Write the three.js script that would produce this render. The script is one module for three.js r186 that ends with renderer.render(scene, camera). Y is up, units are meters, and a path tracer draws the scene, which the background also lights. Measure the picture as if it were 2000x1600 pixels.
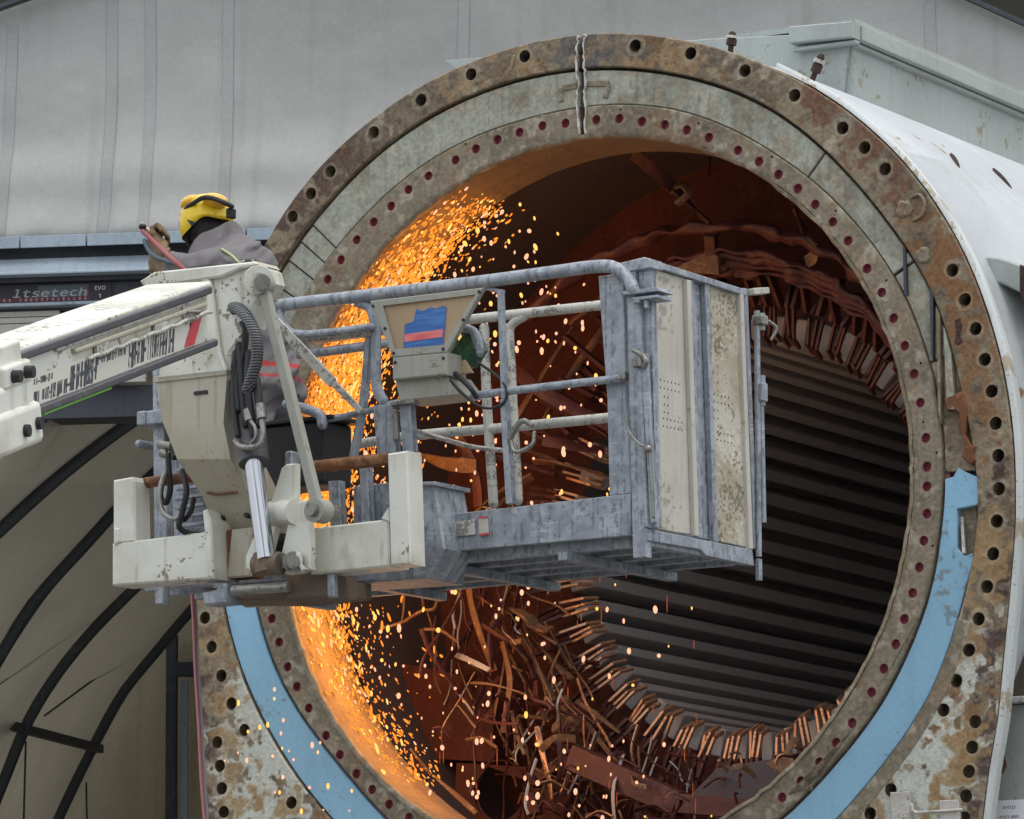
import * as THREE from 'three';
import { mergeGeometries, toCreasedNormals } from 'three/addons/utils/BufferGeometryUtils.js';
import { RoundedBoxGeometry } from 'three/addons/geometries/RoundedBoxGeometry.js';
import { MarchingCubes } from 'three/addons/objects/MarchingCubes.js';

// ---------- camera, sky, sun, exposure ----------
const scene = new THREE.Scene();
const camera = new THREE.PerspectiveCamera(9.005, 1024 / 819, 0.5, 900);
camera.position.set(0, 1.6, 0);
camera.rotation.x = Math.atan(1630 / 10160);          // a long lens tilted up 9.1 degrees

const renderer = new THREE.WebGLRenderer({ antialias: true });
renderer.setSize(1024, 819);
renderer.toneMapping = THREE.LinearToneMapping;
renderer.toneMappingExposure = 1.22;
renderer.shadowMap.enabled = true;

{ // overcast sky: even cloud, a little brighter overhead, soft mottling
  const W = 256, H = 128, d = new Float32Array(W * H * 4);
  for (let y = 0; y < H; y++) for (let x = 0; x < W; x++) {
    const el = (y / (H - 1) - 0.5) * Math.PI, az = x / W * Math.PI * 2, i = (y * W + x) * 4;
    const up = Math.max(0, Math.sin(el));
    const c = 0.06 * Math.sin(az * 3 + 4 * up) * Math.cos(el * 5 + 1) + 0.04 * Math.sin(az * 7 + el * 9);
    const L = el < 0 ? 0.35 : (0.72 + 0.55 * up) * (1 + c);
    d[i] = L * 0.97; d[i + 1] = L; d[i + 2] = L * 1.04; d[i + 3] = 1;
  }
  const t = new THREE.DataTexture(d, W, H, THREE.RGBAFormat, THREE.FloatType);
  t.mapping = THREE.EquirectangularReflectionMapping; t.magFilter = THREE.LinearFilter; t.needsUpdate = true;
  scene.background = t; scene.environment = t;
}
const sun = new THREE.DirectionalLight(0xfff4e6, 1.1);
sun.position.set(9, 44, -19); sun.target.position.set(0, 5, -26);
sun.castShadow = true; sun.shadow.radius = 36; sun.shadow.mapSize.set(2048, 2048);
Object.assign(sun.shadow.camera, { left: -25, right: 25, top: 25, bottom: -25, near: 1, far: 120 });
scene.add(sun, sun.target);

// ---------- helpers ----------
let seed = 20240611;
const rnd = () => { seed = (seed * 1664525 + 1013904223) >>> 0; return seed / 4294967296; };
const rr = (a, b) => a + (b - a) * rnd();
const V = (a) => new THREE.Vector3(a[0], a[1], a[2]);
const used = new Map();
function numbered(name) { const k = used.get(name) || 0; used.set(name, k + 1); return k ? name + '_' + String(k).padStart(3, '0') : name; }

// uv in metres, picked by the way each face points
function uvm(g0) {
  const g = g0.index ? g0.toNonIndexed() : g0, p = g.attributes.position, uv = new Float32Array(p.count * 2);
  const a = new THREE.Vector3(), b = new THREE.Vector3(), c = new THREE.Vector3();
  for (let i = 0; i < p.count; i += 3) {
    a.fromBufferAttribute(p, i); b.fromBufferAttribute(p, i + 1); c.fromBufferAttribute(p, i + 2);
    const n = b.clone().sub(a).cross(c.clone().sub(a)), x = Math.abs(n.x), y = Math.abs(n.y), z = Math.abs(n.z);
    [a, b, c].forEach((q, k) => {
      const s = z >= x && z >= y ? [q.x, q.y] : x >= y ? [q.z, q.y] : [q.x, q.z];
      uv[(i + k) * 2] = s[0]; uv[(i + k) * 2 + 1] = s[1];
    });
  }
  g.setAttribute('uv', new THREE.BufferAttribute(uv, 2));
  return g;
}
function merge(list) {
  const gs = list.map((g) => { const q = g.index ? g.toNonIndexed() : g; for (const k of Object.keys(q.attributes)) if (!['position', 'normal', 'uv'].includes(k)) q.deleteAttribute(k); if (!q.attributes.uv) q.setAttribute('uv', new THREE.BufferAttribute(new Float32Array(q.attributes.position.count * 2), 2)); return q; });
  return gs.length > 1 ? mergeGeometries(gs) : gs[0];
}
function mesh(name, geos, mat, parent, keepUV) {
  let g = merge(Array.isArray(geos) ? geos : [geos]);
  if (!keepUV) g = uvm(g);
  const m = new THREE.Mesh(g, mat); m.name = name; m.castShadow = m.receiveShadow = true;
  if (parent) parent.add(m);
  return m;
}
function tag(o, label, category, group) { o.userData.label = label; o.userData.category = category; if (group) o.userData.group = group; return o; }
function top(name, label, category, pos = [0, 0, 0], turn = 0, group) {
  const g = new THREE.Group(); g.name = numbered(name); g.position.set(...pos); g.rotation.y = turn; scene.add(g);
  return tag(g, label, category, group);
}
function holder(name, parent) { const g = new THREE.Group(); g.name = name; parent.add(g); return g; }
function shapeOf(pts, holes) {
  const s = new THREE.Shape(pts.map((p) => new THREE.Vector2(p[0], p[1])));
  for (const h of holes || []) {
    if (h.length === 3 && typeof h[0] === 'number') { const q = new THREE.Path(); q.absarc(h[0], h[1], h[2], 0, Math.PI * 2, true); s.holes.push(q); }
    else s.holes.push(new THREE.Path(h.map((p) => new THREE.Vector2(p[0], p[1]))));
  }
  return s;
}
// plate whose outline lies in the x-y plane; its front at z, its back at z - t
function plate(pts, z, t, bevel = 0.004, holes, seg = 6) {
  const b = Math.min(bevel, t * 0.45);
  const g = new THREE.ExtrudeGeometry(shapeOf(pts, holes), { depth: Math.max(t - 2 * b, 0.001), bevelEnabled: b > 0, bevelThickness: b, bevelSize: b, bevelOffset: -b, bevelSegments: 1, curveSegments: seg });
  g.translate(0, 0, z - t + b);
  return g;
}
// plate whose outline [z, y] lies in the y-z plane; its outer face at x, thickness t towards -x
function sidePlate(pts, x, t, bevel = 0.004, holes) {
  const g = plate(pts.map((p) => [-p[0], p[1]]), 0, t, bevel, holes && holes.map((h) => [-h[0], h[1], h[2]]));
  g.rotateY(Math.PI / 2); g.translate(x, 0, 0);
  return g;
}
function tube(pts, r, rs = 10, smooth = true) {
  const c = smooth ? new THREE.CatmullRomCurve3(pts.map(V), false, 'centripetal') : new THREE.CurvePath();
  if (!smooth) for (let i = 0; i < pts.length - 1; i++) c.add(new THREE.LineCurve3(V(pts[i]), V(pts[i + 1])));
  const caps = [pts[0], pts[pts.length - 1]].map((p) => { const s = new THREE.SphereGeometry(r * 0.99, 8, 5); s.translate(...p); return s; });
  return merge([new THREE.TubeGeometry(c, Math.max(4, pts.length * 6), r, rs, false), ...caps]);
}
function cyl(p, q, r0, r1 = r0, n = 20) {
  const a = V(p), b = V(q), d = b.clone().sub(a), g = new THREE.CylinderGeometry(r1, r0, d.length(), n, 1);
  g.applyQuaternion(new THREE.Quaternion().setFromUnitVectors(new THREE.Vector3(0, 1, 0), d.clone().normalize()));
  g.translate(...a.add(b).multiplyScalar(0.5).toArray());
  return g;
}
// rectangular bar from p to q; w across, h the other way (h lies along `up`)
function bar(p, q, w, h, up = [0, 1, 0], round = 0.004) {
  const a = V(p), b = V(q), d = b.clone().sub(a), L = d.length();
  const x = d.normalize(), z = new THREE.Vector3().crossVectors(x, V(up)).normalize(), y = new THREE.Vector3().crossVectors(z, x);
  const g = round ? new RoundedBoxGeometry(L, h, w, 1, Math.min(round, h * 0.4, w * 0.4)) : new THREE.BoxGeometry(L, h, w);
  g.applyMatrix4(new THREE.Matrix4().makeBasis(x, y, z));
  g.translate(...a.add(b).multiplyScalar(0.5).toArray());
  return g;
}
function box(c, s, round = 0.006) { const g = round ? new RoundedBoxGeometry(s[0], s[1], s[2], 1, round) : new THREE.BoxGeometry(...s); g.translate(...c); return g; }
function strip(rows, closeCaps) { // loft through rows of equal length
  const n = rows[0].length, pos = [], idx = [];
  for (const r of rows) for (const p of r) pos.push(...p);
  for (let i = 0; i < rows.length - 1; i++) for (let j = 0; j < n - 1; j++) { const a = i * n + j; idx.push(a, a + 1, a + n, a + 1, a + n + 1, a + n); }
  const g = new THREE.BufferGeometry(); g.setAttribute('position', new THREE.Float32BufferAttribute(pos, 3)); g.setIndex(idx); g.computeVertexNormals();
  return g;
}

// ---------- procedural textures ----------
const hsh = (x, y, s) => { let h = (x * 374761393 + y * 668265263 + s * 1442695041) | 0; h = Math.imul(h ^ (h >>> 13), 1274126177); return ((h ^ (h >>> 16)) >>> 0) / 4294967296; };
function noise(x, y, per, s) {
  const xi = Math.floor(x), yi = Math.floor(y), fx = x - xi, fy = y - yi, u = fx * fx * (3 - 2 * fx), v = fy * fy * (3 - 2 * fy);
  const m = (k) => ((k % per) + per) % per, x0 = m(xi), x1 = m(xi + 1), y0 = m(yi), y1 = m(yi + 1);
  const a = hsh(x0, y0, s), b = hsh(x1, y0, s), c = hsh(x0, y1, s), d = hsh(x1, y1, s);
  return a + (b - a) * u + (c - a) * v + (a - b - c + d) * u * v;
}
function fbm(u, v, f, s, o = 4) { let t = 0, a = 0.5, k = f; for (let i = 0; i < o; i++) { t += a * noise(u * k, v * k, k, s + i * 17); a *= 0.5; k *= 2; } return t / (1 - a * 2 + 1e-9) ; }
const sm = (a, b, x) => { const t = Math.min(1, Math.max(0, (x - a) / (b - a))); return t * t * (3 - 2 * t); };
const mixc = (a, b, t) => [a[0] + (b[0] - a[0]) * t, a[1] + (b[1] - a[1]) * t, a[2] + (b[2] - a[2]) * t];
// tex(pixels, metres per tile, (u, v in 0..1) => [r, g, b] in sRGB 0..255)
function tex(n, size, fn, off) {
  const d = new Uint8Array(n * n * 4);
  for (let y = 0; y < n; y++) for (let x = 0; x < n; x++) {
    const c = fn((x + 0.5) / n, (y + 0.5) / n), i = (y * n + x) * 4;
    d[i] = Math.max(0, Math.min(255, c[0])); d[i + 1] = Math.max(0, Math.min(255, c[1])); d[i + 2] = Math.max(0, Math.min(255, c[2])); d[i + 3] = 255;
  }
  const t = new THREE.DataTexture(d, n, n, THREE.RGBAFormat);
  t.colorSpace = THREE.SRGBColorSpace; t.wrapS = t.wrapT = THREE.RepeatWrapping; t.magFilter = t.minFilter = THREE.LinearFilter;
  t.repeat.set(1 / size, 1 / size); if (off) t.offset.set(off, off); t.needsUpdate = true;
  return t;
}
function greyTex(n, size, fn) { const t = tex(n, size, (u, v) => { const g = 255 * fn(u, v); return [g, g, g]; }); t.colorSpace = THREE.NoColorSpace; return t; }
const std = (o) => new THREE.MeshStandardMaterial({ side: THREE.DoubleSide, ...o });
// worn paint: base tone, mottling, streaks, scuffs down to another tone
function worn(base, dirt, scuff, o = {}) {
  const s = o.seed || 1, am = o.dirt ?? 0.35, sc = o.scuff ?? 0.62, st = o.streak ?? 0.3;
  return tex(o.n || 512, o.size || 1.5, (u, v) => {
    let c = mixc(base, dirt, am * sm(0.35, 0.75, fbm(u, v, 4, s)));
    c = mixc(c, dirt, st * sm(0.55, 0.8, noise(u * 60, v * 4, 60, s + 5) * 0.6 + 0.4 * fbm(u, v, 8, s + 9)));
    const q = 0.55 * fbm(u, v, o.fine || 44, s + 31, 4) + 0.45 * fbm(u, v, 7, s + 41, 2);
    c = mixc(c, scuff, 0.6 * sm(sc - 0.04, sc + 0.05, q));
    const g = (noise(u * 256, v * 256, 256, s + 77) - 0.5) * 10;
    return [c[0] + g, c[1] + g, c[2] + g];
  });
}
const fineBump = greyTex(512, 0.8, (u, v) => 0.6 * fbm(u, v, 24, 3, 4) + 0.4 * fbm(u, v, 6, 8, 3));

// ---------- ground ----------
const M = {};
M.ground = std({ map: worn([112, 110, 106], [84, 82, 78], [140, 138, 132], { size: 6, n: 1024, scuff: 0.66 }), roughness: 0.95 });
{
  const g = new THREE.PlaneGeometry(1400, 1400); g.rotateX(-Math.PI / 2);
  const m = mesh('ground', g, M.ground, scene); m.userData.kind = 'structure';
}

// ---------- fabric shelter behind ----------
M.canvas = std({ map: tex(1024, 9, (u, v) => {
  let c = mixc([171, 173, 172], [158, 160, 159], sm(0.35, 0.7, fbm(u, v, 3, 41)));
  const st = noise(u * 40, v * 3, 40, 52) * 0.6 + noise(u * 130, v * 6, 130, 53) * 0.4;
  c = mixc(c, [140, 140, 138], 0.3 * sm(0.55, 0.85, st));
  const g = (noise(u * 512, v * 512, 512, 54) - 0.5) * 7; return [c[0] + g, c[1] + g, c[2] + g];
}), roughness: 0.92, bumpMap: greyTex(512, 4, (u, v) => fbm(u, v, 5, 61, 4)), bumpScale: 0.05 });
M.seam = std({ map: worn([160, 161, 163], [150, 150, 151], [164, 164, 164], { size: 3, seed: 6, scuff: 0.8 }), roughness: 0.92 });
M.canvasIn = new THREE.MeshPhysicalMaterial({ side: THREE.DoubleSide, transmission: 0.62, thickness: 0, map: worn([166, 158, 138], [146, 138, 120], [172, 164, 146], { size: 4, seed: 7, scuff: 0.72 }), roughness: 0.95, bumpMap: fineBump, bumpScale: 0.01 });
M.blueSteel = std({ map: worn([160, 176, 190], [136, 150, 164], [116, 124, 132], { size: 2, seed: 11, scuff: 0.7 }), roughness: 0.6 });
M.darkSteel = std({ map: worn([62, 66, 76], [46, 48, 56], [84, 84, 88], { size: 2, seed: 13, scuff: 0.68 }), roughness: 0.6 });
M.doorPanel = std({ map: worn([178, 178, 172], [150, 148, 140], [120, 116, 110], { size: 1.6, seed: 17, scuff: 0.72 }), roughness: 0.7 });

const shelter = top('fabric_shelter', 'grey canvas shelter with blue steel beam and ribbed vault behind the casing', 'shelter', [-3.1471, 9.6792, -41.8819], -10 * Math.PI / 180);
{
  // gable curtain: hangs from the rafters, swells outward above its hem, with welded seams
  const apex = [[3.54, 3.473]][0], lft = [[-4.198, 1.048]][0], rgt = [[10.147, 0.127]][0];
  const edge = (x) => x < apex[0] ? lft[1] + (apex[1] - lft[1]) * (x - lft[0]) / (apex[0] - lft[0]) : rgt[1] + (apex[1] - rgt[1]) * (x - rgt[0]) / (apex[0] - rgt[0]);
  const cz = (x, h) => {
    let z = 0.34 * Math.exp(-h * 1.7) + 0.05 * Math.exp(-Math.pow((h - 0.55) / 0.22, 2));
    z -= 0.09 * Math.exp(-h * 14);
    z += 0.012 * Math.sin(x * 2.1 + Math.sin(h) * 0.6) + 0.06 * (noise(x * 0.8 + 40 + h * 0.5, h * 0.9, 999, 5) - 0.5) + 0.03 * (noise(x * 1.6 + 40 - h * 1.2, h * 2.4, 999, 15) - 0.5) + 0.012 * (noise(x * 3 + 90, h * 0.9 + 3, 999, 6) - 0.5);
    z += 0.035 * Math.exp(-h * 3) * (noise(x * 2 + 70, 4, 999, 9) - 0.5);
    return z;
  };
  const rows = [], NX = 220, NY = 70;
  for (let j = 0; j <= NY; j++) {
    const row = [];
    for (let i = 0; i <= NX; i++) {
      const x = lft[0] + (rgt[0] - lft[0]) * i / NX, ty = j / NY, y0 = 0.02 + 0.012 * Math.sin(x * 7) + 0.01 * Math.sin(x * 17 + 1), y = y0 + (edge(x) - y0) * Math.pow(ty, 1.6);
      const h = y - y0, U = x / 24 + 0.5;
      const z = cz(x, h);
      row.push([x, y, z]);
    }
    rows.push(row);
  }
  mesh('gable_curtain', strip(rows), M.canvas, shelter);
  for (const px of [[-1.009, 1.662], [-0.146, 1.627], [0.184, 1.614], [0.841, 1.588], [2.802, 1.68], [6.613, 1.523]]) {
    const s = [];
    for (let k = 0; k <= 70; k++) { const y = 0.05 + Math.pow(k / 70, 1.5) * (edge(px[0]) - 0.2), h = y - 0.02, z = cz(px[0], h) + 0.006; const wob = 0.012 * Math.sin(y * 2 + px[0]); s.push([[px[0] - 0.045 + wob, y, z], [px[0] - 0.04 + wob, y, z + 0.001], [px[0] + 0.04 + wob, y, z + 0.001], [px[0] + 0.045 + wob, y, z]]); }
    mesh('welded_seam', strip(s), M.seam, shelter);
  }
  // rafters along the gable and the roof skin above them
  for (const e of [lft, rgt]) {
    mesh('rafter', bar([e[0], e[1], 0.12], [apex[0], apex[1], 0.12], 0.06, 0.04), M.darkSteel, shelter);
    const n = [], f = 0.55;
    for (const z of [0.16, -17]) n.push([[e[0], e[1] + 0.06, z], [e[0], e[1] + 0.06 + f * 0.4, z * 0.98], [apex[0], apex[1] + 0.06 + f * 0.4, z * 0.98], [apex[0], apex[1] + 0.06, z]]);
    mesh('roof_skin', strip(n), M.canvas, shelter);
  }
  // lintel beam: face lip, dark web, lower flange, dark soffit
  const L = -9, R = 9, y = (py) => 0; 
  const yy = [[0, 0.026], [0.001, -0.051], [0.001, -0.115], [0.003, -0.256], [0.004, -0.307], [0.006, -0.469], [0.006, -0.499], [0.006, -0.529], [0.014, -1.149], [0.017, -1.411]].map((p) => p[1]);
  const slab = (n, a, b, z, t, m, x0 = L, x1 = R) => mesh(n, box([(x0 + x1) / 2, (a + b) / 2, z - t / 2], [x1 - x0, Math.abs(a - b), t], 0.004), m, shelter);
  const joints = [[-3.616, 0.06], [-2.123, 0.01], [-0.83, -0.033], [-0.27, -0.052], [1.063, -0.096], [2.415, -0.142]].map((p) => p[0]);
  joints.push(R); let x0 = L;
  for (const j of joints) { slab('beam_fascia', yy[0] + 0.02, yy[1], 0.32, 0.02, M.blueSteel, x0, j - 0.006); x0 = j + 0.006; }
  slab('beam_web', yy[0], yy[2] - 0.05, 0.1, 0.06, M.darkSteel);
  { const fl = [[[L, yy[2], 0.16], [R, yy[2], 0.16]], [[L, yy[3], 0.3], [R, yy[3], 0.3]], [[L, yy[3] - 0.012, 0.3], [R, yy[3] - 0.012, 0.3]], [[L, yy[3] - 0.012, 0.1], [R, yy[3] - 0.012, 0.1]]]; mesh('beam_flange', toCreasedNormals(strip(fl), 0.3), M.blueSteel, shelter); }
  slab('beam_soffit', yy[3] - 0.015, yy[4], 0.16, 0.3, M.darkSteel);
  slab('sign_board', yy[4] - 0.003, yy[5], 0.08, 0.08, M.darkSteel);
  slab('door_head', yy[5] - 0.003, yy[6], 0.13, 0.12, M.blueSteel);
  slab('door_track', yy[6] - 0.003, yy[7], 0.02, 0.05, M.darkSteel);
  // sliding door leaves above the opening
  const dx = [[-4.154, -0.554], [-0.562, -0.664], [-0.406, -0.669], [0.18, -0.687]].map((p) => p[0]);
  for (const [a, b] of [[dx[0], dx[1]], [dx[2], dx[3]]]) {
    const hs = [yy[7], yy[7] - 0.045, yy[7] - 0.055, yy[7] - 0.1, yy[7] - 0.11, yy[8]];
    for (let k = 0; k < 6; k += 2) slab('door_panel', hs[k], hs[k + 1], 0.05 + 0.01 * k, 0.05, M.doorPanel, a, b);
  }
  slab('door_post', yy[7] - 0.003, yy[8], 0.0, 0.06, M.darkSteel, dx[1] - 0.03, dx[2] + 0.03);
  slab('lintel', yy[8] - 0.003, yy[9], -0.05, 0.35, M.darkSteel, dx[0], R);
  // vaulted inside: ribs, skin between, purlin, cables
  const ribs = [
    [[-3.617, -9.607, -2], [-3.653, -6.231, -2], [-3.069, -3.973, -2], [-2.499, -2.928, -2], [-2.01, -2.365, -2], [-1.608, -1.985, -2], [-1.207, -1.632, -2], [-0.804, -1.323, -2], [-0.313, -0.991, -2], [0.268, -0.706, -2], [0.893, -0.45, -2]],
    [[-3.703, -9.681, -5.5], [-3.728, -6.088, -5.5], [-3.329, -4.028, -5.5], [-2.999, -3.372, -5.5], [-2.572, -2.64, -5.5], [-2.324, -2.245, -5.5], [-2.07, -1.951, -5.5], [-1.744, -1.606, -5.5], [-1.374, -1.219, -5.5], [-0.845, -0.783, -5.5], [-0.17, -0.391, -5.5]],
    [[-3.996, -9.749, -9], [-4.039, -5.942, -9], [-3.781, -4.236, -9], [-3.531, -3.531, -9], [-3.295, -2.951, -9], [-2.998, -2.478, -9], [-2.623, -2.032, -9], [-2.216, -1.637, -9], [-1.788, -1.233, -9], [-1.324, -0.825, -9], [-0.653, -0.381, -9]],
    [[-4.294, -9.81, -12.5], [-4.33, -5.797, -12.5], [-4.186, -4.296, -12.5], [-3.917, -3.652, -12.5], [-3.576, -2.949, -12.5], [-3.234, -2.325, -12.5], [-2.888, -1.902, -12.5], [-2.427, -1.373, -12.5], [-1.976, -0.93, -12.5], [-1.48, -0.494, -12.5], [-0.765, -0.021, -12.5]]];
  const fine = ribs.map((r) => new THREE.CatmullRomCurve3(r.map(V), false, 'centripetal').getSpacedPoints(60).map((p) => p.toArray()));
  for (const r of fine) {
    const a = [], w = 0.08, d = 0.09;
    for (let k = 0; k < r.length; k++) { const p = r[k], q = r[Math.min(k + 1, r.length - 1)], o = r[Math.max(k - 1, 0)]; const t = new THREE.Vector3(q[0] - o[0], q[1] - o[1], 0).normalize(); const n = [t.y, -t.x]; a.push([[-1, 0], [-1, 1], [1, 1], [1, 0], [-1, 0]].map(([s, e]) => [p[0] + n[0] * d * e, p[1] + n[1] * d * e, p[2] + s * w / 2])); }
    mesh('arch_rib', strip(a), M.darkSteel, shelter);
    const lp = r.map((p, k) => { const q = r[Math.min(k + 1, r.length - 1)], o = r[Math.max(k - 1, 0)]; const t = new THREE.Vector3(q[0] - o[0], q[1] - o[1], 0).normalize(); return [p[0] + 0.03 * t.y, p[1] - 0.03 * t.x, p[2] - 0.22]; });
    mesh('lacing_cable', tube(lp.filter((_, k) => k % 3 === 0), 0.012, 6), M.darkSteel, shelter);
  }
  const skinRows = fine.map((r) => r.map((p, k) => { const q = r[Math.min(k + 1, r.length - 1)], o = r[Math.max(k - 1, 0)]; const t = new THREE.Vector3(q[0] - o[0], q[1] - o[1], 0).normalize(); return [p[0] - t.y * 0.02, p[1] + t.x * 0.02, p[2]]; }));
  const dense = [];
  skinRows.unshift(skinRows[0].map((p, k) => [p[0] * 1 - (skinRows[1][k][0] - p[0]) * 0.55, p[1] - (skinRows[1][k][1] - p[1]) * 0.55, -0.1]));
  for (let i = 0; i < skinRows.length - 1; i++) for (let s = 0; s < 8; s++) { const f = s / 8, sag = 0.05 * Math.sin(f * Math.PI); dense.push(skinRows[i].map((p, k) => { const q = skinRows[i + 1][k]; return [p[0] + (q[0] - p[0]) * f + sag, p[1] + (q[1] - p[1]) * f - sag, p[2] + (q[2] - p[2]) * f]; })); }
  dense.push(skinRows[skinRows.length - 1]);
  mesh('vault_skin', strip(dense), M.canvasIn, shelter);
  mesh('back_wall', plate([[-8, -10.2], [9, -10.2], [9, 0], [-8, 0]], -13, 0.06, 0), M.canvasIn, shelter);
  const pu = [[-3.57, -2.98, -8], [-3.304, -3.047, -9], [-3.421, -2.919, -12.5]];
  mesh('purlin', bar([pu[1][0] + (pu[1][0] - pu[2][0]) * 0.6, pu[1][1] + (pu[1][1] - pu[2][1]) * 0.6, pu[1][2] + 2.1], pu[2], 0.07, 0.09), M.darkSteel, shelter);
  for (const [a, b] of [[[-2.884, -3.165, -5.6], [-2.64, -1.933, -9.1]], [[-3.14, -2.898, -9.2], [-2.915, -1.738, -12.6]], [[-3.33, -3.16, -9.2], [-3.312, -3.931, -9.1]], [[-3.598, -3.27, -12.6], [-3.579, -3.865, -12.6]], [[-1.672, -1.424, -3.2], [-1.354, -0.899, -3.2]], [[-2.633, -2.31, -5.7], [-2.199, -0.906, -9]], [[-2.654, -2.298, -5.6], [-2.549, -1.775, -7]]])
    mesh('brace_cable', tube([a, b], 0.011, 6), M.darkSteel, shelter);
  const dp = [[-2.73, -1.686, -12.8], [-2.681, -4.186, -12.8], [-2.602, -2.18, -12.8], [-2.537, -4.188, -12.8]];
  mesh('back_post', bar([dp[0][0], dp[0][1], -12.8], [dp[1][0], -10, -12.8], 0.1, 0.11, [1, 0, 0]), M.darkSteel, shelter);
  mesh('cable_tray', bar([dp[2][0], dp[2][1], -12.85], [dp[3][0], -10, -12.85], 0.05, 0.07, [1, 0, 0]), M.blueSteel, shelter);
  mesh('junction_box', box([dp[2][0] + 0.05, dp[2][1] + 0.12, -12.8], [0.24, 0.15, 0.12]), M.darkSteel, shelter);
  // far side of the shelter, out of sight behind the casing
  mesh('side_wall', plate([[0, -10.2], [13, -10.2], [13, 0], [0, 0]], 0, 0.06, 0).rotateY(Math.PI / 2).translate(9, 0, 0), M.canvas, shelter);
}
// sign on the lintel
{
  const s = [[-1.315, -0.286], [-0.116, -0.316], [-0.114, -0.465], [-1.312, -0.435]], w = s[1][0] - s[0][0], h = 0.148;
  const cv = document.createElement('canvas'); cv.width = 1024; cv.height = 140; const x = cv.getContext('2d');
  x.fillStyle = '#26262e'; x.fillRect(0, 0, 1024, 140);
  x.fillStyle = '#4d5a62'; x.fillRect(500, 12, 360, 90); x.fillStyle = '#5a1c34'; x.fillRect(0, 104, 868, 30); x.fillRect(860, 6, 12, 130);
  x.fillStyle = '#a4a7a8'; x.font = 'bold 96px monospace'; x.textBaseline = 'alphabetic'; x.textAlign = 'right';
  x.save(); x.translate(852, 98); x.transform(1.18, 0, -0.2, 0.86, 0, 0); x.fillText('ltsetech', 0, 0); x.restore();
  x.font = 'bold 28px monospace'; x.textAlign = 'right'; x.fillStyle = '#c9b6bd'; let cx = 850; for (const ch of 'TES INDUSTRIELLES'.split('').reverse()) { x.fillText(ch, cx, 129); cx -= 39; }
  x.fillStyle = '#bfc2c4'; x.font = 'bold 44px sans-serif'; x.textAlign = 'center'; x.fillText('EVO', 946, 58); x.fillText('1', 946, 120);
  const t = new THREE.CanvasTexture(cv); t.colorSpace = THREE.SRGBColorSpace;
  const sg = top('shop_sign', 'dark sign with pale slanted lettering and plum strip on the shelter beam', 'sign', [-3.1471, 9.6792, -41.8819], -10 * Math.PI / 180);
  mesh('backing', box([s[0][0] + w / 2, s[2][1] + h / 2, 0.088], [w + 0.01, h + 0.01, 0.014], 0.003), M.darkSteel, sg);
  const f = new THREE.PlaneGeometry(w, h); f.translate(s[0][0] + w / 2, s[2][1] + h / 2, 0.097);
  mesh('sign_face', f, std({ map: t, roughness: 0.5 }), sg, true);
}

// ---------- generator casing being cut up ----------
// one weathering map over the whole end face (6.6 m square), used by rings and plates with different base paints
const FACE = 6.6;
const patches = [ // [u, v], radius, tone, ragged edge: rust, bare primer, flaked paint where the photograph shows them
  ...[[1.976, -0.965], [1.905, -1.204], [1.822, -1.346], [1.873, -1.543], [1.739, -1.44], [1.953, -1.643], [1.682, -1.656], [-1.911, -1.217], [-1.878, -1.402], [-1.814, -1.535], [-1.975, -1.082], [-2.035, -1.421], [-1.939, -1.53], [1.844, -1.687], [1.984, -1.33]].map((p) => [p, 0.42, [190, 194, 186], 0.2]),
  ...[[2.02, 1.081], [2.004, 0.957], [2.097, 0.774], [2.147, 0.497], [2.224, 0.243]].map((p, i) => [p, [0.26, 0.22, 0.16, 0.12, 0.12][i], [124, 90, 60], 0.4]),
  ...[[-1.745, 1.538], [-1.871, 1.334], [-1.838, 1.223], [-1.526, 1.812]].map((p, i) => [p, [0.25, 0.3, 0.26, 0.18][i], [86, 68, 60], 0.35]),
  ...[[1.585, 1.58], [1.722, 1.438], [1.336, 1.837]].map((p) => [p, 0.13, [108, 76, 58], 0.35]),
  ...[[-0.084, 2.276], [-0.01, 2.175], [0.065, 2.271]].map((p) => [p, 0.15, [92, 88, 88], 0.4]),
  ...[[0.33, 2.135], [0.594, 2.13], [-0.415, 2.262], [-0.781, 2.159]].map((p) => [p, 0.12, [146, 122, 92], 0.4]),
  ...[[2.272, -0.068], [2.29, -0.594], [2.246, -0.859], [2.216, -1.075], [2.186, -1.267], [2.159, -1.459], [2.135, -1.651]].map((p) => [p, 0.09, [62, 44, 42], 0.35]),
  ...[[-2.247, -0.831], [-2.261, -0.989], [-2.228, -1.175], [-2.232, -1.36], [-2.217, -1.518]].map((p) => [p, 0.085, [70, 50, 46], 0.35]),
  ...[[2.227, -0.37], [2.198, -0.515], [2.142, -0.682], [2.072, -0.848], [2.093, -1.214], [2.064, -1.358], [2.035, -1.502], [2.006, -1.645], [-2.166, -0.941], [-2.101, -1.129], [-2.068, -1.315], [-2.082, -1.471], [-2.202, -0.648], [1.574, -1.578], [-1.752, -1.459]].map((p) => [p, 0.12, [150, 124, 88], 0.5]),
];
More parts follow.
